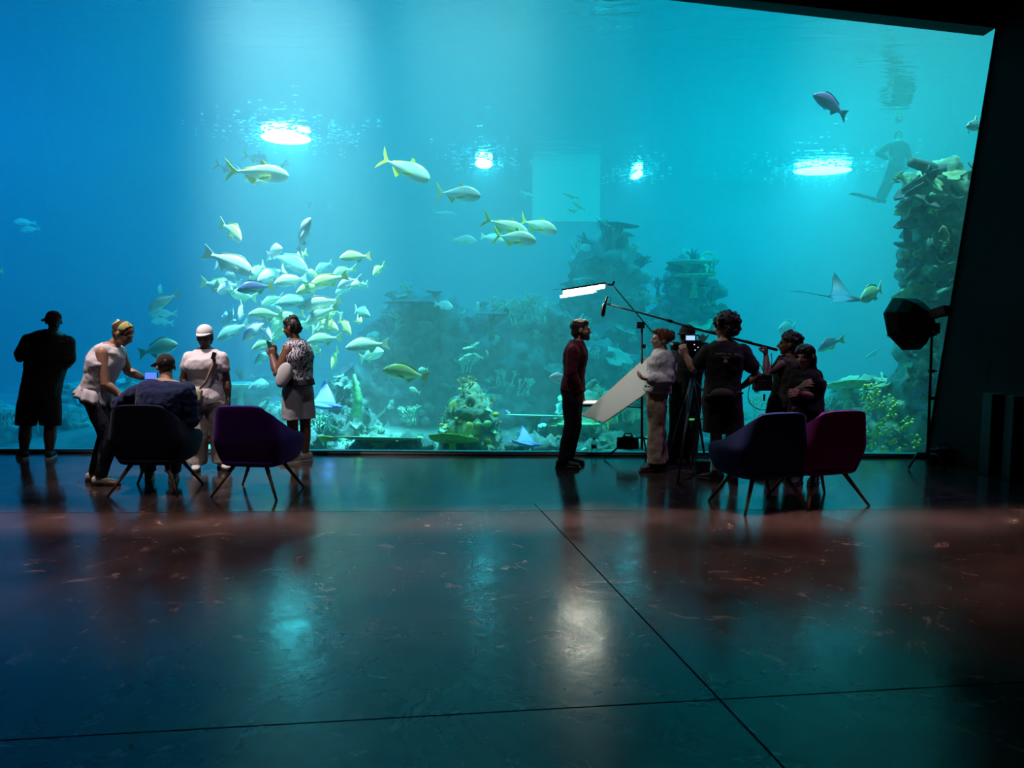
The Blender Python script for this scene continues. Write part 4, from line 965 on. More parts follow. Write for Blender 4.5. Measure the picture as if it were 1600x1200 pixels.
        def dsp(p):
            q = s.hm.transposed() @ (p - s.hc)
            return amp * fbm(V((q.x * 1.6, q.y * 1.6, q.z * .5)), f, 3)
        me = remesh(bm, vox, 1, dsp); return s.add(name, me, m)
    def cap(s, m, brimdir=None, brim=True, up=0.0):
        bm = bmesh.new(); ball(bm, s.hp((0, -.012, .040 + up)), V((.086, .102, .086)) * s.hk, s.hm, 24)
        geo = bmesh.ops.bisect_plane(bm, geom=bm.verts[:] + bm.edges[:] + bm.faces[:], plane_co=s.hp((0, 0, .022 + up)), plane_no=(s.U + s.F * -.12).normalized(), clear_inner=True)
        bmesh.ops.holes_fill(bm, edges=[e for e in bm.edges if e.is_boundary])
        c = s.add('cap', bm, m)
        if brim:
            bm = bmesh.new(); bd = s.F if brimdir is None else V(brimdir).normalized(); bs = bd.cross(s.U).normalized(); A = []; B = []
            c0 = s.hp((0, -.012, .030 + up))
            for k in range(17):
                a = -1.15 + 2.3 * k / 16; A.append((c0 + (bd * math.cos(a) * .094 + bs * math.sin(a) * .084) * s.hk, c0 + (bd * (math.cos(a) * .094 + .075 * math.cos(a * 1.35)) + bs * math.sin(a) * .088) * s.hk - s.U * .018 * math.cos(a)))
            for dz in (0, .008): B.append([[bm.verts.new(p + s.U * dz) for p in row] for row in A])
            for k in range(16):
                bm.faces.new((B[0][k][0], B[0][k][1], B[0][k + 1][1], B[0][k + 1][0])); bm.faces.new((B[1][k][0], B[1][k + 1][0], B[1][k + 1][1], B[1][k][1]))
                for e_ in (0, 1): bm.faces.new((B[0][k][e_], B[0][k + 1][e_], B[1][k + 1][e_], B[1][k][e_]))
            for k in (0, 16): bm.faces.new((B[0][k][0], B[0][k][1], B[1][k][1], B[1][k][0]))
            s.add('brim', bm, m, c)
        return c

black = cloth('black', (.010, .010, .012)); navy = cloth('navy', (.012, .022, .075)); white = cloth('white', (.78, .76, .78)); dkden = cloth('dark_denim', (.014, .018, .035)); blkhair = mat('hair_black', (.008, .006, .006), .6)
brnhair = mat('hair_brown', (.05, .025, .015), .6); solew = mat('sole_white', (.5, .5, .5), .6); soleb = mat('sole_black', (.01, .01, .01), .6)

# 1 man in black watching the tank
p = Person('heavy-set person in black t-shirt and long shorts with a burgundy cap, seen from behind', (57, 717), dict(
    head=(84, 502, .02), neck=(81, 521, 0), shL=(46, 533, .02), shR=(105, 536, 0), elL=(31, 560, .02), elR=(106, 569, -.01), wrL=(47, 553, .26), wrR=(86, 556, .26), hipL=(49, 618, 0), hipR=(76, 618, 0),
    knL=(41, 661, .03), knR=(79, 661, .03), anL=(37, 700, 0), anR=(77, 700, 0), toeL=(27, 712, .16), toeR=(84, 712, .16)), 'deep', 1.2, 1.42, (-.45, .85, -.2), curl=(.9, .9))
p.shirt(black, -.02, .022, .75, flare=1.05, loose=.02); p.legs(black, .54, .018, 'shorts', hem=.0); p.shoes(soleb, solew); p.hair(blkhair, [((0, -.02, .01), (.078, .092, .085))], .003); p.cap(cloth('burgundy', (.16, .008, .02)), (-1, .25, -.1))
# 2 woman bending forward
p = Person('woman in a white sleeveless peplum top and dark jeans bending toward the seated man', (160, 757), dict(
    head=(193, 521, 0), neck=(175, 541, 0), shL=(187, 549, .16), shR=(160, 551, -.13), elL=(200, 580, .22), elR=(165, 600, -.16), wrL=(222, 590, .16), wrR=(186, 617, -.10), hipL=(152, 622, .09), hipR=(147, 622, -.09),
    knL=(166, 682, .12), knR=(172, 684, -.08), anL=(147, 737, .12), anR=(157, 744, -.06), toeL=(168, 742, .12), toeR=(186, 756, -.06)), 'tan', 1.05, 1.22, (.80, -.10, -.52), (.5, 0, .85), curl=(.7, .5), palm=((0, -.2, -1), (0, 0, -1)), bow=.02, hands=((1, 0, .05), (1, 0, -.3)), legk=1.0, armk=1.08)
s_ = cloth('white_top', (.62, .60, .62), ns=6)
p.shirt(s_, .12, .016, 0, flare=1.0, name='peplum_top')
bm = bmesh.new(); rs = []
for t, k in ((.20, 1.04), (.12, 1.10), (.04, 1.2), (-.02, 1.30)):
    q, ax, f = p.spine(t); w_, d_ = p.prof(t); rr = ring(bm, q, ax, f, w_ * k + .012, d_ * k + .012, 48)
    for i, v in enumerate(rr): v.co += (v.co - q).normalized() * .014 * math.sin(i * math.pi / 2.0) * (k - 1.0) * 6
    rs.append(rr)
skin(bm, rs); p.add('ruffle', bm, s_)
p.legs(dkden, 1, .010, hem=-.006); p.hair(brnhair, [((0, -.018, .03), (.082, .097, .090)), ((0, -.085, .02), (.05, .05, .05)), ((.0, -.03, -.03), (.08, .07, .05))], .006)
bm = bmesh.new(); bmesh.ops.create_uvsphere(bm, u_segments=24, v_segments=12, radius=1)
for v in bm.verts: v.co = p.hp((v.co.x * .088, -.02 + v.co.y * .1, .045 + v.co.z * .075))
bmesh.ops.bisect_plane(bm, geom=bm.verts[:] + bm.edges[:] + bm.faces[:], plane_co=p.hp((0, .03, .05)), plane_no=(p.F - p.U * .2), clear_outer=True)
bmesh.ops.bisect_plane(bm, geom=bm.verts[:] + bm.edges[:] + bm.faces[:], plane_co=p.hp((0, -.03, .05)), plane_no=(p.F + p.U * .1), clear_inner=True)
bmesh.ops.solidify(bm, geom=bm.faces[:], thickness=.006); p.add('head_band', bm, cloth('headband', (.50, .30, .10), (.35, .5, .2)))
bm = bmesh.new()
for k in range(7):
    a = k * .9; ball(bm, p.hp((.02 * math.cos(a), -.112 + .012 * math.sin(2 * a), .045 + .03 * math.sin(a))), (.02, .012, .018), seg=8)
p.add('hair_clip', remesh(bm, .006, 1), mat('clip_yellow', (.6, .6, .2), .4)); p.shoes(cloth('cream_shoe', (.6, .5, .4)), soleb)
BEND = p
# 3 seated man
p = Person('seated man in a navy jacket and dark cap leaning on the armrest, seen from behind', (250, 760), dict(
    head=(259, 573, .12), neck=(261, 597, .06), shL=(219, 613, .05), shR=(291, 612, .0), elL=(187, 632, .12), elR=(300, 655, .04), wrL=(209, 626, .38), wrR=(283, 668, .30), hipL=(232, 688, 0), hipR=(264, 688, 0),
    knL=(226, 690, .48), knR=(274, 690, .48), anL=(233, 747, .50), anR=(270, 750, .48), toeL=(236, 752, .70), toeR=(274, 752, .68)), 'tan', 1.15, 1.32, (-.55, .80, -.30), curl=(.8, .8), bow=.05, Y=onfloor(250, 768).y + .02)
p.shirt(navy, -.02, .026, 1, .95, flare=1.03, name='jacket', wr=.010, sleeve_r=.018); p.legs(cloth('denim', (.03, .05, .09)), 1, .014); p.shoes(cloth('shoe_grey', (.12, .14, .15)), solew); p.hair(blkhair, [((0, -.02, .02), (.079, .093, .08))], .002); p.cap(cloth('dark_cap', (.03, .018, .014)), (-1, .3, -.12))
bm = bmesh.new(); bx = p.hp((-.02, -.118, .035)); box(bm, bx, (.014, .004, .010), p.hm); p.add('cap_logo', bm, mat('logo_white', (.6, .6, .6)))
SEATED = p
# 4 woman in white with the cap
p = Person('woman in a white t-shirt, pale trousers and a white cap standing behind the seated man', (330, 734), dict(
    head=(320, 527, -.02), neck=(321, 547, 0), shR=(296, 559, 0), shL=(346, 560, -.02), elR=(287, 592, .0), elL=(354, 595, 0), wrR=(291, 616, -.04), wrL=(357, 619, -.06), hipR=(311, 628, 0), hipL=(341, 628, 0),
    knR=(314, 675, -.05), knL=(341, 673, 0), anR=(307, 724, 0), anL=(347, 718, .05), toeR=(305, 735, -.18), toeL=(358, 728, -.12)), 'deep', 1.1, 1.25, (.08, -.98, -.12), curl=(.6, .5), bust=.6)
p.shirt(cloth('white_tee', (.80, .76, .78)), -.02, .016, .42, flare=1.03, sleeve_r=.002); p.legs(cloth('pale_trousers', (.50, .44, .40), (.42, .36, .32), ns=5), 1, .016, hem=.022, wr=.009); p.shoes(cloth('white_shoe', (.6, .6, .6)), soleb)
p.hair(blkhair, [((0, -.025, .015), (.079, .09, .085)), ((0, -.07, -.05), (.06, .03, .05))], .004); p.cap(cloth('white_cap', (.85, .85, .85)), up=.016)
WCAP = p
# 5 visitor with patterned top
pat = mat('patterned_top', (.55, .56, .60), .8)
nt = pat.node_tree; wv = nt.nodes.new('ShaderNodeTexWave'); wv.inputs['Scale'].default_value = 9; wv.inputs['Distortion'].default_value = 14; wv.inputs['Detail'].default_value = 3; wv.inputs['Detail Scale'].default_value = 1.6
tc_ = nt.nodes.new('ShaderNodeTexCoord'); nt.links.new(tc_.outputs['Object'], wv.inputs[0]); rp_ = nt.nodes.new('ShaderNodeValToRGB'); rp_.color_ramp.elements[0].position = .4; rp_.color_ramp.elements[1].position = .5
rp_.color_ramp.elements[0].color = (.05, .07, .12, 1); rp_.color_ramp.elements[1].color = (.62, .62, .66, 1); nt.links.new(wv.outputs['Fac'], rp_.inputs[0]); nt.links.new(rp_.outputs[0], nt.nodes['Principled BSDF'].inputs['Base Color'])
p = Person('visitor in a patterned sleeveless top and grey shorts holding up a phone', (468, 722), dict(
    head=(456, 512, 0), neck=(463, 533, 0), shL=(450, 548, -.13), shR=(473, 546, .14), elL=(433, 583, -.22), elR=(440, 575, .12), wrL=(425, 557, -.10), wrR=(429, 553, .06), hipL=(457, 606, -.06), hipR=(474, 606, .08),
    knL=(457, 660, -.05), knR=(477, 660, .06), anL=(460, 706, -.04), anR=(477, 706, .06), toeL=(452, 718, -.08), toeR=(472, 718, .04)), 'brown', 1.1, 1.28, (-.92, .25, -.15), curl=(1.0, 1.1), palm=((-.3, .9, 0), (0, -1, 0)), hands=((-.1, .1, 1), (-.1, 0, 1)), armk=1.1)
p.shirt(pat, .12, .016, 0, flare=1.02); p.legs(cloth('grey_shorts', (.36, .38, .40), (.30, .32, .34), ns=5), .45, .010, 'shorts', hem=.008)
bm = bmesh.new(); p.torso(bm, [(.06, 1.12, 1.12), (.13, 1.1, 1.1), (.20, 1.08, 1.08)], .014); p.add('waist_jacket', remesh(bm, .009, 2), cloth('charcoal', (.03, .035, .04)))
p.hair(blkhair, [((0, -.02, .02), (.082, .095, .086)), ((0, .015, .066), (.075, .075, .052)), ((0, -.04, .105), (.045, .05, .04)), ((0, -.07, -.02), (.06, .05, .06))], .008, curl_n=30, curl_r=.014, seed=4); p.shoes(cloth('shoe_white2', (.45, .45, .45)), solew)
PAT = p
# 6 bearded man in burgundy
p = Person('bearded man in a burgundy sweater and dark trousers in profile under the tube light', (891, 730), dict(
    head=(908, 515, 0), neck=(901, 536, 0), shL=(901, 549, .17), shR=(896, 549, -.17), elL=(899, 583, .2), elR=(893, 583, -.2), wrL=(907, 610, .17), wrR=(904, 612, -.17), hipL=(896, 612, .09), hipR=(893, 612, -.09),
    knL=(898, 663, .10), knR=(892, 664, -.08), anL=(888, 712, .12), anR=(880, 720, -.06), toeL=(902, 716, .14), toeR=(904, 729, -.08)), 'pale', 1.0, 1.0, (.99, -.08, .0), curl=(.6, .6), palm=((0, -1, 0), (0, 1, 0)), hands=((.15, 0, -1), (.15, 0, -1)))
p.shirt(cloth('burgundy_knit', (.13, .012, .030)), .02, .018, 1, .97, name='sweater', flare=1.06, neck=1.06); p.legs(dkden, 1, .012); p.shoes(soleb, soleb)
p.hair(brnhair, [((0, -.03, .035), (.082, .092, .085)), ((0, .03, .075), (.065, .055, .042)), ((0, -.06, -.03), (.075, .055, .06))], .010, 22); p.hair(brnhair, [((0, .045, -.082), (.052, .052, .036)), ((0, .072, -.098), (.032, .026, .028)), ((.05, .02, -.06), (.018, .035, .035)), ((-.05, .02, -.06), (.018, .035, .035))], .004, 40, name='beard')
# 7 woman in white shirt
p = Person('woman in a loose white shirt and cream trousers with auburn hair tied back', (1018, 735), dict(
    head=(1033, 530, 0), neck=(1036, 550, 0), shL=(1034, 561, -.15), shR=(1038, 561, .15), elL=(1045, 592, -.18), elR=(1044, 590, .18), wrL=(1016, 593, -.20), wrR=(1012, 590, .12), hipL=(1026, 617, -.08), hipR=(1026, 617, .08),
    knL=(1025, 665, -.07), knR=(1028, 665, .07), anL=(1025, 718, -.07), anR=(1030, 716, .09), toeL=(1003, 730, -.10), toeR=(1008, 727, .08)), 'pale', .92, .92, (-.98, -.12, .05), curl=(.8, .8), palm=((0, .3, 1), (0, -.3, 1)), hands=((-1, .1, .1), (-1, 0, .1)))
p.shirt(cloth('white_shirt', (.72, .70, .72), (.62, .60, .63), ns=4), .06, .034, 1, .92, name='shirt', flare=1.0, loose=.12, wr=.009, sleeve_r=.026, neck=1.06); p.legs(cloth('cream', (.50, .40, .27), (.42, .34, .24), ns=4), 1, .026, hem=.02, wr=.01, k2=1.0, top=.26)
bm = bmesh.new(); p.torso(bm, [(.14, 1.08, 1.12), (.20, 1.10, 1.14)], .034); p.add('belt', remesh(bm, .008, 1), cloth('dark_belt', (.02, .02, .02)))
aub = mat('hair_auburn', (.14, .035, .015), .6)
p.hair(aub, [((0, -.025, .032), (.086, .097, .090)), ((0, -.10, .035), (.055, .05, .055)), ((0, .04, .075), (.06, .05, .03))], .010, 26, curl_n=60, curl_r=.016, seed=9); p.shoes(soleb, soleb)
bm = bmesh.new(); 
for q in (1, -1):
    tube(bm, [p.hp((q * .055, .085, .004)), p.hp((q * .078, .0, .008))], .002, 6)
    tube(bm, [p.hp((q * .03 + .02 * math.cos(a), .09, .002 + .016 * math.sin(a))) for a in [k * math.pi / 6 for k in range(13)]], .002, 6)
p.add('glasses', bm, soleb)
bm = bmesh.new(); tube(bm, [p.hp((-.03, .05, -.11)), p.J['neck'] + V((-.05, -.05, -.03)), p.J['neck'] + V((-.075, -.06, -.11)), p.J['neck'] + V((-.07, -.05, -.17))], [.006, .008, .007, .006], 8); p.add('ribbon', bm, white)
# 8 camera operator
p = Person('camera operator in black with a dark cap, face hidden behind the camera on the tripod', (1066, 724), dict(
    head=(1073, 523, .02), neck=(1073, 545, .04), shR=(1058, 557, .12), shL=(1085, 557, -.02), elR=(1056, 585, .0), elL=(1092, 585, -.08), wrR=(1072, 560, -.12), wrL=(1084, 560, -.18), hipR=(1063, 615, .07), hipL=(1078, 615, -.04),
    knR=(1060, 665, .07), knL=(1078, 667, -.04), anR=(1055, 714, .08), anL=(1075, 716, -.02), toeR=(1047, 722, .0), toeL=(1064, 725, -.12)), 'brown', 1.1, 1.2, (-.75, -.65, -.05), curl=(1.0, 1.0))
p.shirt(black, -.04, .022, .6, flare=1.05, loose=.04); p.legs(black, 1, .030, hem=.015); p.shoes(soleb, soleb); p.hair(blkhair, [((0, -.02, .0), (.08, .093, .08))], .003); p.cap(cloth('grey_cap', (.02, .025, .03)), up=-.005)
bm = bmesh.new(); box(bm, at(1055, 573, p.Y - .13), (.045, .004, .075)); bevel(bm, .002); bd = p.add('badge', bm, mat('badge_card', (.55, .6, .62)), None, False)
bm = bmesh.new(); box(bm, at(1051, 602, p.Y - .08), (.09, .10, .13)); bevel(bm, .015); p.add('belt_pouch', bm, black)
OPR = p
# 9 curly-haired man
p = Person('tall person in printed black t-shirt and shorts with bushy curly hair, hand on camera', (1127, 753), dict(
    head=(1133, 511, .02), neck=(1133, 534, 0), shL=(1107, 549, .02), shR=(1160, 549, -.02), elL=(1084, 577, .05), elR=(1183, 586, -.05), wrL=(1072, 556, .10), wrR=(1160, 604, -.04), hipL=(1115, 622, .03), hipR=(1141, 622, -.03),
    knL=(1119, 676, .04), knR=(1143, 680, -.04), anL=(1119, 733, .03), anR=(1147, 740, -.05), toeL=(1107, 748, .08), toeR=(1144, 752, .12)), 'tan', 1.05, 1.12, (-.72, .68, -.02), curl=(.8, .5), palm=((.3, .8, 0), (0, 1, 0)), hands=((-.35, .1, .95), (-.9, .1, -.1)))
p.shirt(black, -.03, .020, .62, flare=1.05, loose=.03); p.legs(black, .47, .020, 'shorts', hem=.010); p.shoes(soleb, soleb, .03, 'boot')
p.hair(blkhair, [((0, -.025, .058), (.125, .122, .10)), ((0, -.07, -.01), (.10, .07, .075))], .006, curl_n=190, curl_r=.022, seed=3, vox=.007)
bm = bmesh.new(); ball(bm, p.pel.lerp(p.J['neck'], .10) + V((-.055, -.185, -.0)), (.115, .045, .06), seg=18); tube(bm, [p.pel + V((-.2, -.10, .02)), p.pel + V((0, -.165, .08)), p.pel + V((.18, -.11, .06))], .016, 8); p.add('hip_bag', remesh(bm, .008, 2), cloth('bag_taupe', (.05, .042, .035)))
CUR = p
# back print: an arc of small letters with a round emblem below
inkm = mat('print_cream', (.55, .48, .40), .8)
def text_on(txt, c, size, normal, m, parent, up=V((0, 0, 1)), name='print'):
    cu = bpy.data.curves.new('t', 'FONT'); cu.body = txt; cu.size = size; cu.align_x = 'CENTER'; cu.align_y = 'CENTER'; cu.extrude = .0012
    to = bpy.data.objects.new('t', cu); COL.objects.link(to); dg = bpy.context.evaluated_depsgraph_get(); me = bpy.data.meshes.new_from_object(to.evaluated_get(dg)); bpy.data.objects.remove(to)
    n = V(normal).normalized(); x = V(up).cross(n).normalized(); y = n.cross(x); me.transform(Matrix.Translation(V(c)) @ Matrix((x, y, n)).transposed().to_4x4())
    return obj(name, me, m, parent, False, world=parent is not None)
dn = (p.spine(.8)[2] * -1); q0, ax0, f0_ = p.spine(.80)
def backpt(u, v):
    q, ax, f = p.spine(v); w_, d_ = p.prof(v); a = u / (w_ + .02); d = (d_ + .034) * max(0, 1 - abs(a) ** 2.3) ** (1 / 2.3); return q + ax * u - f * (d + .012)
for k, ch in enumerate('· LAUREA OF BOTA'):
    u = (k - 7.5) * .0185
    if ch != ' ': text_on(ch, backpt(u, .80 - abs(u) ** 2 * .9), .026, dn + ax0 * u * 1.5, inkm, p.o, name='print_letter')
text_on('ROLAND', backpt(0, .735), .016, dn, inkm, p.o, name='print_line')
bm = bmesh.new(); cc = backpt(0, .67); tube(bm, [cc + ax0 * .014 * math.cos(a) + V((0, 0, .014 * math.sin(a))) for a in [k * math.pi / 8 for k in range(17)]], .004, 6); ball(bm, cc, .006, seg=8); p.add('print_emblem', bm, inkm)
# 10 boom holder
p = Person('curly-haired boom holder in a grey-green sleeveless vest, arm raised to the boom pole', (1222, 748), dict(
    head=(1233, 537, 0), neck=(1236, 558, 0), shL=(1221, 570, -.10), shR=(1246, 571, .12), elL=(1198, 584, -.12), elR=(1214, 600, .16), wrL=(1197, 556, -.04), wrR=(1196, 602, .10), hipL=(1215, 637, -.04), hipR=(1235, 637, .06),
    knL=(1208, 690, -.02), knR=(1234, 690, .06), anL=(1206, 738, 0), anR=(1236, 738, .06), toeL=(1194, 748, .02), toeR=(1226, 746, .1)), 'brown', .98, 1.02, (-.90, .25, .0), curl=(1.6, .9), palm=((-.6, .6, 0), (0, 0, -1)), hands=((-.05, .05, 1), None))
p.shirt(cloth('vest', (.075, .072, .050), (.055, .052, .04)), .02, .018, 0, flare=1.03, name='vest'); p.legs(black, 1, .022); p.shoes(soleb, soleb)
p.hair(blkhair, [((0, -.03, .045), (.095, .10, .085)), ((0, -.075, -.02), (.08, .055, .075))], .006, curl_n=110, curl_r=.022, seed=8, vox=.007)
BOOM = p
# 11 long-haired woman
p = Person('long-haired woman in black with folded arms beside the boom holder', (1262, 756), dict(
    head=(1258, 556, -.02), neck=(1262, 577, 0), shR=(1246, 588, .02), shL=(1274, 588, .02), elR=(1238, 617, -.04), elL=(1277, 620, .0), wrR=(1252, 605, -.22), wrL=(1250, 615, -.22), hipR=(1248, 645, 0), hipL=(1271, 645, .02),
    knR=(1249, 698, -.02), knL=(1273, 698, .02), anR=(1247, 744, 0), anL=(1273, 744, 0), toeR=(1240, 756, -.12), toeL=(1268, 757, -.12)), 'tan', .98, 1.08, (-.72, -.66, -.15), curl=(.6, .6))
p.shirt(black, -.02, .016, .45); p.legs(black, 1, .016); p.shoes(soleb, soleb)
p.hair(mat('hair_dark', (.014, .009, .008), .45), [((0, -.03, .03), (.085, .092, .088)), ((0, .018, .062), (.078, .080, .062)), ((.055, .04, .03), (.026, .045, .06)), ((-.055, .04, .03), (.026, .045, .06)), ((0, -.07, -.06), (.085, .05, .11)), ((0, -.08, -.16), (.08, .045, .10)), ((.06, -.03, -.08), (.03, .05, .1)), ((-.06, -.03, -.08), (.03, .05, .1))], .008, 26)
bm = bmesh.new(); box(bm, at(1240, 638, p.Y - .16), (.035, .012, .028)); bevel(bm, .004); p.add('orange_tag', bm, mat('tag_orange', (.8, .12, .03)))
# 12 diver at the surface
wet = cloth('wetsuit', (.008, .012, .02))
p = Person('diver in a dark wetsuit and fins hanging upright at the water surface', None, dict(
    head=(1404, 212, .1), neck=(1403, 222, 0), shL=(1388, 229, .05), shR=(1416, 229, -.05), elL=(1372, 240, .0), elR=(1422, 252, -.1), wrL=(1386, 247, -.25), wrR=(1416, 262, -.3), hipL=(1394, 262, 0), hipR=(1408, 264, 0),
    knL=(1384, 284, -.1), knR=(1391, 287, -.05), anL=(1372, 309, .05), anR=(1380, 310, .1), toeL=(1362, 313, -.1), toeR=(1370, 314, -.05)), 'tan', 1.0, 1.1, (-.2, -.9, .3), Y=17.9, floor=False)
p.shirt(wet, .0, .012, 1, 1.0, name='wetsuit_top'); p.legs(wet, 1, .010, name='wetsuit_legs')
p.hair(wet, [((0, -.012, .02), (.085, .10, .10))], .0, name='hood')
for q in 'LR':
    a = p.J['an' + q]; bm = bmesh.new(); d = V((-1, -.1, .22)).normalized(); u = V((.2, 0, 1)).normalized(); sx = V((0, 1, 0)); rs = [ring(bm, a + d * x - V((0, 0, .06)), sx, u, w_, h_, 12, 3) for x, w_, h_ in ((-.06, .05, .045), (.08, .055, .045), (.2, .07, .02), (.45, .10, .012), (.7, .12, .008))]; skin(bm, rs); p.add('fin', bm, wet)
bm = bmesh.new(); tube(bm, [p.J['neck'] + V((.06, .22, .0)), p.J['neck'] + V((.06, .22, -.6))], .09, 16); t_ = obj('dive_tank', bm, mat('dive_tank_grey', (.05, .07, .08), .4)); t_.parent = p.o; t_.matrix_parent_inverse = wm(p.o).inverted()
# second swimmer's legs? only fin tips trail beside the diver
# ---------------------------------------------------------------- armchairs
woodm = mat('leg_wood', (.16, .075, .035), .45, col2=(.10, .045, .02), noise_scale=20)
def armchair(c, yaw, m, label):
    o = empty('armchair', (c.x, c.y, 0), yaw, label, 'armchair', None)
    nu, nv = 44, 12; bm = bmesh.new(); G = {}
    def plan(u):   # u -1..1 : front of left arm -> back -> front of right arm
        a = abs(u); s = 1 if u > 0 else -1
        if a < .34: x, y = .245 * a / .34, -.30
        elif a < .52:
            t = (a - .34) / .18 * math.pi / 2; x, y = .245 + .10 * math.sin(t), -.30 + .10 * (1 - math.cos(t))
        else: t = (a - .52) / .48; x, y = .345 + .02 * math.sin(t * math.pi), -.20 + .46 * t
        return s * x, y
    def rim(u):
        a = abs(u)
        if a < .36: return .86 - .012 * (a / .36) ** 4
        if a < .76: t = (a - .36) / .40; return .848 - .253 * (.65 * t + .35 * (3 * t * t - 2 * t * t * t))
        t = (a - .76) / .24; return .595 - .035 * t - .12 * t ** 4
    for i in range(nu + 1):
        u = -1 + 2 * i / nu; x, y = plan(u); zt = rim(u)
        for j in range(nv + 1):
            v = j / nv; z = .30 + (zt - .30) * v; k = .80 + .20 * min(1, (z - .30) / .20) ** .6
            lean = .06 * max(0, (z - .45) / .40) * (1 if y < -.15 else max(0, 1 - (y + .15) / .3)); kt = 1 - .20 * max(0, (z - .55) / .3)
            G[i, j] = bm.verts.new(V((x * k * kt, (y + .02) * (k if y < 0 else (.78 + .22 * min(1, (z - .3) / .2))) - lean, z)))
    for i in range(nu):
        for j in range(nv): bm.faces.new((G[i, j], G[i + 1, j], G[i + 1, j + 1], G[i, j + 1]))
    bmesh.ops.recalc_face_normals(bm, faces=bm.faces[:])
    bm.faces.ensure_lookup_table(); f = min(bm.faces, key=lambda q: q.calc_center_median().y)
    if f.normal.y > 0: bmesh.ops.reverse_faces(bm, faces=bm.faces[:])
    me = bpy.data.meshes.new('shell'); bm.to_mesh(me); bm.free()
    sh = bpy.data.objects.new('shell', me); link(sh); sh.parent = o; me.materials.append(m)
    for q in me.polygons: q.use_smooth = True
    md = sh.modifiers.new('s', 'SOLIDIFY'); md.thickness = .045; md.offset = -1
    b = sh.modifiers.new('b', 'BEVEL'); b.width = .02; b.segments = 4; b.limit_method = 'ANGLE'; b.angle_limit = math.radians(50)
    # underside and cushion
    bm = bmesh.new(); rs = []
    for z, k in ((.275, .62), (.285, .74), (.30, .80), (.335, .84)):
        rs.append([bm.verts.new(V((x * k, y * k, z))) for x, y in [plan(-1 + 2 * i / 32) for i in range(33)]])
    skin(bm, rs); obj('seat_base', bm, m, o)
    bm = bmesh.new(); rs = []
    for z, k in ((.34, .70), (.36, .76), (.42, .80), (.455, .78), (.465, .70)):
        rs.append([bm.verts.new(V((x * k, y * k + (.03 if y > 0 else 0), z))) for x, y in [plan(-1 + 2 * i / 32) for i in range(33)]])
    skin(bm, rs); obj('seat_cushion', bm, m, o)
    for sx in (1, -1):
        for sy in (1, -1):
            bm = bmesh.new(); tube(bm, [(sx * .15, sy * .14 - .02, .31), (sx * .33, sy * .28 - .03, 0)], [.022, .011], 12); obj('leg', bm, woodm, o)
    return o
def velvet(n, c): return mat(n, c, .85, spec=.2, sheen=.06)
CH = [([(177, 774), (216, 758), (288, 774), (308, 755)], 0, velvet('fabric_navy', (.006, .012, .035)), 'dark navy armchair with the seated man in it'),
      ([(337, 774), (388, 760), (436, 781), (465, 759)], -10, velvet('fabric_purple', (.075, .012, .22)), 'empty purple armchair in front of the white-capped woman'),
      ([(1121, 779), (1167, 799), (1256, 802), (1187, 778)], 17, velvet('fabric_blue', (.010, .028, .14)), 'empty blue armchair nearest the film crew'),
      ([(1340, 790), (1261, 793), (1201, 775), (1290, 774)], 18, velvet('fabric_magenta', (.13, .008, .16)), 'empty magenta armchair partly behind the blue one')]
for fe, yaw, m, l in CH:
    P = [onfloor(*q) for q in fe]; c = sum(P, V()) / 4; armchair(c, math.radians(yaw), m, l)

# ---------------------------------------------------------------- film gear
metal = mat('black_metal', (.012, .012, .013), .35, metal=.4); chrome = mat('dull_steel', (.25, .26, .27), .35, metal=.9); plastic = mat('black_plastic', (.010, .010, .011), .4)
def T(name, pts, r, m, parent, n=10):
    bm = bmesh.new(); tube(bm, pts, r, n); return obj(name, bm, m, parent, world=parent is not None)
def B(name, c, s, m, parent, rot=None, bev=.005):
    bm = bmesh.new(); box(bm, c, s, rot)
    if bev: bevel(bm, bev)
    return obj(name, bm, m, parent, False, world=parent is not None)
# light stand with boom arm
YS = onfloor(1003, 716).y - .05; g0 = at(1003, 700, YS); g0.z = 0; top = at(1003, 506, YS)
o = empty('light_stand', g0, 0, 'black light stand with a boom arm behind the woman in the white shirt', 'stand')
T('pole', [g0 + V((0, 0, .12)), top], [.017, .012], metal, o)
for z in (.9, 1.35): B('collar', g0 + V((0, 0, z)), (.05, .05, .05), metal, o)
arm_a = at(957, 445, YS - .25); arm_b = at(1030, 532, YS + .3)
T('boom_arm', [arm_a, arm_b], .0075, metal, o); B('grip_head', at(1001, 508, YS - .02), (.09, .05, .08), metal, o)
T('lower_arm', [at(930, 633, YS), at(1006, 637, YS)], .008, chrome, o)
for px, py, dy in ((944, 714, -.05), (1032, 716, -.12), (1010, 706, .28)):
    q = at(px, py, YS + dy); q.z = .012; T('leg', [g0 + V((0, 0, .26)), g0.lerp(q, .35) + V((0, 0, .24)), q], .011, metal, o)
o = empty('tube_light', at(912, 451, YS - .3), 0, 'bright white tube light hanging above the bearded man', 'light')
a, b = at(880, 456, YS - .3), at(944, 446, YS - .3); dirl = (b - a).normalized(); rotl = dirl.to_track_quat('X', 'Z').to_matrix()
bm = bmesh.new(); L_ = (b - a).length; box(bm, (a + b) / 2 + V((0, -.02, -.012)), (L_, .05, .042), rotl); bevel(bm, .012); obj('lamp_tube', bm, mat('tube_glow', (0, 0, 0), emit=(1.0, .98, .80), estr=80), o, world=True)
B('housing', (a + b) / 2 + V((0, .0, .022)), (L_ + .03, .09, .022), metal, o, rotl); T('clamp', [b + V((.0, 0, .01)), arm_a + V((0, 0, 0)), arm_a + V((.02, 0, .04))], .014, metal, o); B('end_flap', a + V((-.06, 0, .03)), (.12, .06, .004), chrome, o, rotl, 0)
o = empty('panel_light', at(920, 630, YS), 0, 'small bright panel light low behind the bearded man', 'light')
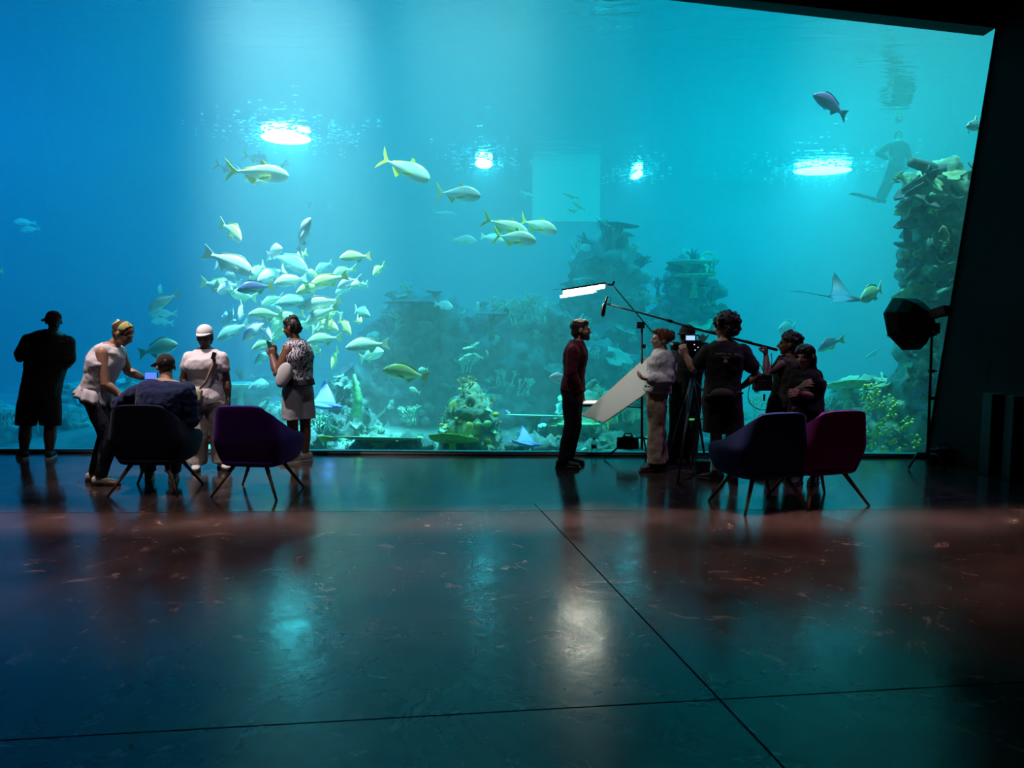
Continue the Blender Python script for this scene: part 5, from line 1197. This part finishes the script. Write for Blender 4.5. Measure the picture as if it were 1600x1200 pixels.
B('lamp_face', at(922, 628, YS), (.20, .09, .025), mat('panel_light_glow', (0, 0, 0), emit=(1, .93, .9), estr=1.6), o); B('housing', at(922, 633, YS + .01), (.20, .10, .03), metal, o)
# sandbag on the stand
def sandbag(c, w_, h_, label):
    bm = bmesh.new()
    for s_ in (-1, 1): box(bm, (s_ * w_ * .25, 0, -.01), (w_ * .46, .10, h_ * .8))
    box(bm, (0, 0, .01), (w_ * .5, .08, h_ * .7)); tube(bm, [(-w_ * .2, 0, h_ * .3), (-w_ * .15, 0, h_ * .62), (w_ * .15, 0, h_ * .62), (w_ * .2, 0, h_ * .3)], .01, 8)
    me = remesh(bm, .01, 2, lambda p: .008 * fbm(p, 15, 3)); o = obj('sandbag', me, black); o.location = c; return tag(o, label, 'sandbag')
sandbag(at(981, 691, YS - .14), .26, .17, 'black sandbag hanging on a leg of the light stand'); 
# reflector board
c4 = [at(909, 650, YS - .15), at(944, 661, YS - .48), at(1032, 600, YS - .48), at(1013, 556, YS - .15)]
n_ = (c4[1] - c4[0]).cross(c4[2] - c4[0]).normalized(); d_ = ray(1013, 556); c4[3] = EYE + d_ * ((c4[0] - EYE).dot(n_) / d_.dot(n_)); bm = bmesh.new(); A = [bm.verts.new(p) for p in c4]; Bv = [bm.verts.new(p + n_ * .012) for p in c4]; bm.faces.new(A[::-1]); bm.faces.new(Bv)
for k in range(4): bm.faces.new((A[k], A[(k + 1) % 4], Bv[(k + 1) % 4], Bv[k]))
tag(obj('reflector_board', bm, mat('foam_board', (.55, .55, .53), .8), smooth=False), 'tilted grey-white reflector board between the bearded man and the woman in the white shirt', 'reflector')
# boom pole and microphone
YP = OPR.Y - .45; pa = at(953, 476, YP + .25); pb = at(1215, 547, BOOM.Y - .06); hnd = BOOM.J['wrL']
o = empty('boom_pole', pa, 0, 'long black boom pole reaching from the boom holder to the tube light', 'boom pole')
mid = pa.lerp(pb, .5) + V((0, 0, -.01)); T('pole', [pa, pa.lerp(pb, .35) , mid, pb], [.009, .011, .013, .016], metal, o)
for t in (.36, .62, .82): q = pa.lerp(pb, t); T('joint_ring', [q, q + (pb - pa).normalized() * .06], .018, metal, o)
o = empty('microphone', at(944, 480, YP + .25), 0, 'black shotgun microphone at the tip of the boom pole', 'microphone')
T('foam_cover', [at(942, 495, YP + .25), at(942, 492, YP + .25), at(944, 478, YP + .25), at(945, 474, YP + .25)], [.010, .024, .024, .014], plastic, o, 12); T('mic_body', [at(945, 476, YP + .25), at(949, 463, YP + .25)], .011, metal, o)
T('mount', [at(946, 474, YP + .25), at(953, 476, YP + .25)], .012, chrome, o); curve_obj('mic_cable', [at(949, 464, YP + .25), at(954, 465, YP + .24), at(954, 472, YP + .25), at(953, 477, YP + .25)], .003, plastic, o, True)
# sound mixer bag on the boom holder
c = at(1191, 597, BOOM.Y - .16); o = empty('mixer_bag', c, 0, 'black sound mixer bag with cables hanging at the boom holder\'s waist', 'bag')
B('bag_body', c, (.17, .13, .17), plastic, o, None, .015); B('bag_pocket', c + V((-.03, -.08, -.02)), (.09, .04, .09), black, o, None, .01)
curve_obj('cable', [c + V((0, -.05, .09)), c + V((-.05, -.06, .18)), c + V((-.06, 0, .12)), c + V((-.13, -.02, -.02)), c + V((-.14, -.02, -.18)), c + V((-.05, -.03, -.27)), c + V((.08, -.03, -.28))], .004, plastic, o, True)
curve_obj('cable', [c + V((.03, -.05, .08)), at(1202, 585, BOOM.Y - .2), at(1206, 565, BOOM.Y - .15), at(1205, 552, BOOM.Y - .1)], .004, plastic, o, True)
B('cable_plug', c + V((-.0, -.07, -.15)), (.018, .018, .07), metal, o); T('strap', [c + V((.06, .02, .08)), BOOM.J['shL'] + V((-.03, -.02, .09)), BOOM.J['neck'] + V((0, .03, .02))], .012, plastic, o)
# camera on its tripod
YC = OPR.Y - .36; cc = at(1083, 541, YC); o = empty('film_camera', cc, 0, 'black film camera rig with lit monitor on the tripod', 'camera')
rc = Matrix.Rotation(math.radians(-20), 3, 'Z'); B('camera_body', cc, (.20, .13, .14), plastic, o, rc, .012); T('lens', [cc + rc @ V((-.10, 0, 0)), cc + rc @ V((-.15, 0, 0)), cc + rc @ V((-.16, 0, 0)), cc + rc @ V((-.24, 0, 0))], [.04, .042, .05, .052], plastic, o, 18)
sc_ = at(1079, 528, YC - .09); B('monitor', sc_, (.12, .02, .075), plastic, o, rc, .004)
bm = bmesh.new(); box(bm, sc_ + rc @ V((0, -.012, 0)), (.095, .003, .050), rc); obj('monitor_screen', bm, mat('screen_glow', (.02, .02, .02), emit=(.35, .55, 1.0), estr=1.3), o, False, world=True)
T('top_handle', [cc + V((-.06, 0, .07)), cc + V((-.05, 0, .12)), cc + V((.06, 0, .12)), cc + V((.07, 0, .07))], .010, plastic, o); B('battery', cc + rc @ V((.13, 0, -.01)), (.06, .10, .11), metal, o, rc, .006); T('antenna', [cc + V((.12, 0, .05)), cc + V((.17, 0, .13))], .006, metal, o)
B('matte_flag', cc + V((.10, -.02, .09)), (.07, .004, .07), mat('flag_teal', (.2, .4, .42), .3), o, Matrix.Rotation(.6, 3, 'Y'), 0)
for k, (dx, dz) in enumerate(((.02, .02), (.06, -.01), (.03, -.04))): B('status_light', cc + rc @ V((dx, -.068, dz)), (.010, .004, .010), mat('status_white', (0, 0, 0), emit=(.8, .95, 1), estr=1.2), o, rc, 0)
hub = at(1082, 590, YC); gb = V((hub.x, hub.y, 0)); o = empty('tripod', gb, 0, 'black tripod carrying the film camera', 'tripod')
T('tripod_head', [cc + V((0, 0, -.07)), hub], [.045, .035], metal, o, 14); T('column', [hub, hub + V((0, 0, -.35))], .018, metal, o)
for px, py in ((1059, 757), (1104, 734), (1040, 733)): q = onfloor(px, py); q.z = .01; T('leg', [hub, hub.lerp(q, .5), q], [.022, .017, .010], metal, o)
T('pan_handle', [hub, at(1105, 618, YC - .25)], .009, metal, o)
c = at(1084, 661, YC - .12); o = empty('wireless_box', c, 0, 'small black box with a green light clamped to the tripod leg', 'transmitter')
B('box_body', c, (.06, .05, .11), plastic, o); B('indicator', c + V((-.03, -.03, .045)), (.055, .008, .02), mat('green_led', (0, 0, 0), emit=(.05, .5, .12), estr=.8), o, None, 0); T('cross_bar', [c + V((0, 0, .04)), c + V((.16, .02, .04))], .005, metal, o)
c = onfloor(1096, 742); c.z = .085; o = empty('battery_case', (c.x, c.y, 0), 0, 'small black case with a carry handle on the floor beside the tripod', 'case')
B('case_body', c, (.16, .12, .15), plastic, o, None, .015); T('handle', [c + V((-.07, 0, .06)), c + V((-.055, 0, .115)), c + V((.055, 0, .115)), c + V((.07, 0, .06))], .007, plastic, o); B('case_lid', c + V((0, 0, .065)), (.165, .125, .02), metal, o)
curve_obj('cable', [at(1085, 668, YC - .12), at(1087, 690, YC - .15), at(1079, 715, YC - .2), c + V((-.10, -.05, -.02)), c + V((-.11, -.07, -.07)), c + V((-.07, -.07, -.02))], .004, plastic, o, True)
# water bottle
c = onfloor(928, 713); o = empty('water_bottle', c, 0, 'clear water bottle on the floor by the light stand', 'bottle')
bm = bmesh.new(); tube(bm, [(0, 0, 0), (0, 0, .01), (0, 0, .12), (0, 0, .16), (0, 0, .19), (0, 0, .205)], [.03, .034, .034, .030, .014, .014], 18); obj('bottle_body', bm, thin_glass('bottle_plastic', (.95, 1, 1)), o)
bm = bmesh.new(); tube(bm, [(0, 0, .204), (0, 0, .225)], .016, 14); obj('cap', bm, mat('cap_green', (.1, .4, .15)), o); bm = bmesh.new(); tube(bm, [(0, 0, .10), (0, 0, .145)], .035, 18); obj('label_band', bm, mat('label_green', (.12, .45, .2)), o)
# softbox on its stand
YB = onfloor(1450, 722).y - .35; q = at(1450, 700, YB); g1 = V((q.x, q.y, 0)); tp = at(1457, 497, YB)
o = empty('light_stand', g1, 0, 'tall black light stand holding the softbox beside the dark wall', 'stand')
T('pole', [g1 + V((0, 0, .10)), tp], [.018, .012], metal, o)
for py in (523, 580, 622): B('collar', at(1455, py, YB), (.055, .045, .04), metal, o); T('knob', [at(1455, py, YB), at(1464, py, YB)], .009, metal, o, 8)
for px, py, dy in ((1420, 722, -.1), (1478, 724, -.25), (1452, 706, .28)):
    q = at(px, py, YB + dy); q.z = .012; T('leg', [g1 + V((0, 0, .16)), g1.lerp(q, .55) + V((0, 0, .17)), q], .012, metal, o)
hd = at(1462, 491, YB - .02); axs = (at(1410, 508, YB + .38) - hd).normalized(); xx, yy, zz = frame_from(axs)
o = empty('softbox', hd, 0, 'black octagonal softbox with its lamp head on the tall stand', 'softbox')
bm = bmesh.new(); rs = []
for d_, r in ((.06, .05), (.09, .09), (.17, .20), (.27, .285), (.37, .33), (.40, .335)):
    rs.append([bm.verts.new(hd + zz * d_ + (xx * math.cos(a) + yy * math.sin(a)) * r) for a in [math.pi / 8 + k * math.pi / 4 for k in range(8)]])
skin(bm, rs, False); bm.faces.new(rs[0][::-1]); obj('fabric_shell', bm, mat('softbox_black', (.006, .006, .008), .6), o, False, world=True)
bm = bmesh.new(); bm.faces.new([bm.verts.new(hd + zz * .385 + (xx * math.cos(a) + yy * math.sin(a)) * .33) for a in [math.pi / 8 + k * math.pi / 4 for k in range(8)]]); r_ = bmesh.ops.extrude_face_region(bm, geom=bm.faces[:]); bmesh.ops.translate(bm, vec=-zz * .006, verts=[v for v in r_['geom'] if isinstance(v, bmesh.types.BMVert)]); obj('diffuser', bm, mat('diffuser_white', (.6, .6, .6)), o, False, world=True)
T('lamp_head', [hd + zz * .08, hd - zz * .12], [.05, .05], plastic, o, 14); hm_ = Matrix((xx, yy, zz)).transposed(); B('lamp_body', hd - zz * .05 + V((0, 0, .01)), (.10, .10, .20), plastic, o, hm_, .01); T('yoke', [hd - zz * .13 + V((0, 0, .05)), hd - zz * .19 + V((0, 0, .03)), hd - zz * .19 + V((0, 0, -.05)), hd - zz * .12 + V((0, 0, -.06))], .007, metal, o); T('bracket', [hd + V((0, 0, -.02)), tp], .014, metal, o)
B('tag', at(1464, 513, YB - .02), (.07, .004, .12), mat('tag_olive', (.12, .14, .08)), o, None, 0)
c = onfloor(1474, 724); c.z = .10; sandbag(c, .36, .20, 'black sandbag on the floor at the foot of the softbox stand')
# ---------------------------------------------------------------- things the visitors hold
def phone(c, n, up, label, glow=None):
    n = V(n).normalized(); x = V(up).cross(n).normalized(); y = n.cross(x); M3 = Matrix((x, y, n)).transposed()
    o = empty('phone', c, 0, label, 'phone'); B('phone_case', c, (.072, .145, .010), plastic, o, M3, .003)
    if glow: bm = bmesh.new(); box(bm, V(c) + n * .0056, (.064, .13, .002), M3); obj('screen', bm, mat('phone_screen', (.01, .01, .01), emit=glow, estr=1.1), o, False, world=True)
    return o
phone(at(236, 587, BEND.Y + .10), (-.15, -1, .1), (1, 0, 0), 'phone with a glowing blue screen held between the bending woman and the seated man', (.10, .25, 1.0))
phone(PAT.J['wrL'] + V((-.03, .04, .11)), (.75, -.2, .4), (.0, .2, 1), 'dark phone held up by the visitor with the patterned top')
# white round bag hanging at the patterned visitor's side
c = at(443, 586, PAT.Y - .24); bm = bmesh.new(); ball(bm, (0, 0, 0), (.085, .04, .15), Matrix.Rotation(.35, 3, 'Y'), 20); tb = obj('round_bag', bm, cloth('bag_white', (.62, .64, .62))); tb.location = c; tag(tb, 'white rounded bag hanging in front of the visitor with the patterned top', 'bag')
bm = bmesh.new(); tube(bm, [at(449, 566, PAT.Y - .22), PAT.J['shL'] + V((.03, -.01, .07)), PAT.J['shL'] + V((.12, .1, .02))], .010, 8); obj('strap', bm, cloth('bag_white', (0, 0, 0)), tb, world=True)
# crossbody bag of the woman with the white cap
c = at(308, 617, WCAP.Y - .20); o = empty('crossbody_bag', c, 0, 'small cream crossbody bag worn by the woman with the white cap', 'bag')
B('bag_body', c, (.10, .06, .13), cloth('bag_cream', (.55, .50, .36)), o, Matrix.Rotation(.2, 3, 'Y'), .02)
T('strap', [c + V((.03, 0, .06)), at(322, 596, WCAP.Y - .21), at(333, 568, WCAP.Y - .19), at(337, 552, WCAP.Y - .06)], .012, cloth('strap_tan', (.28, .20, .14)), o)
c = at(334, 556, WCAP.Y - .19); o = empty('clip_on_mic', c, 0, 'small black clip-on device on the chest of the woman with the white cap', 'device'); B('device_body', c, (.04, .03, .08), plastic, o, Matrix.Rotation(.3, 3, 'Y'), .006); B('clip', c + V((.01, -.01, -.045)), (.035, .02, .02), metal, o, None, .003)
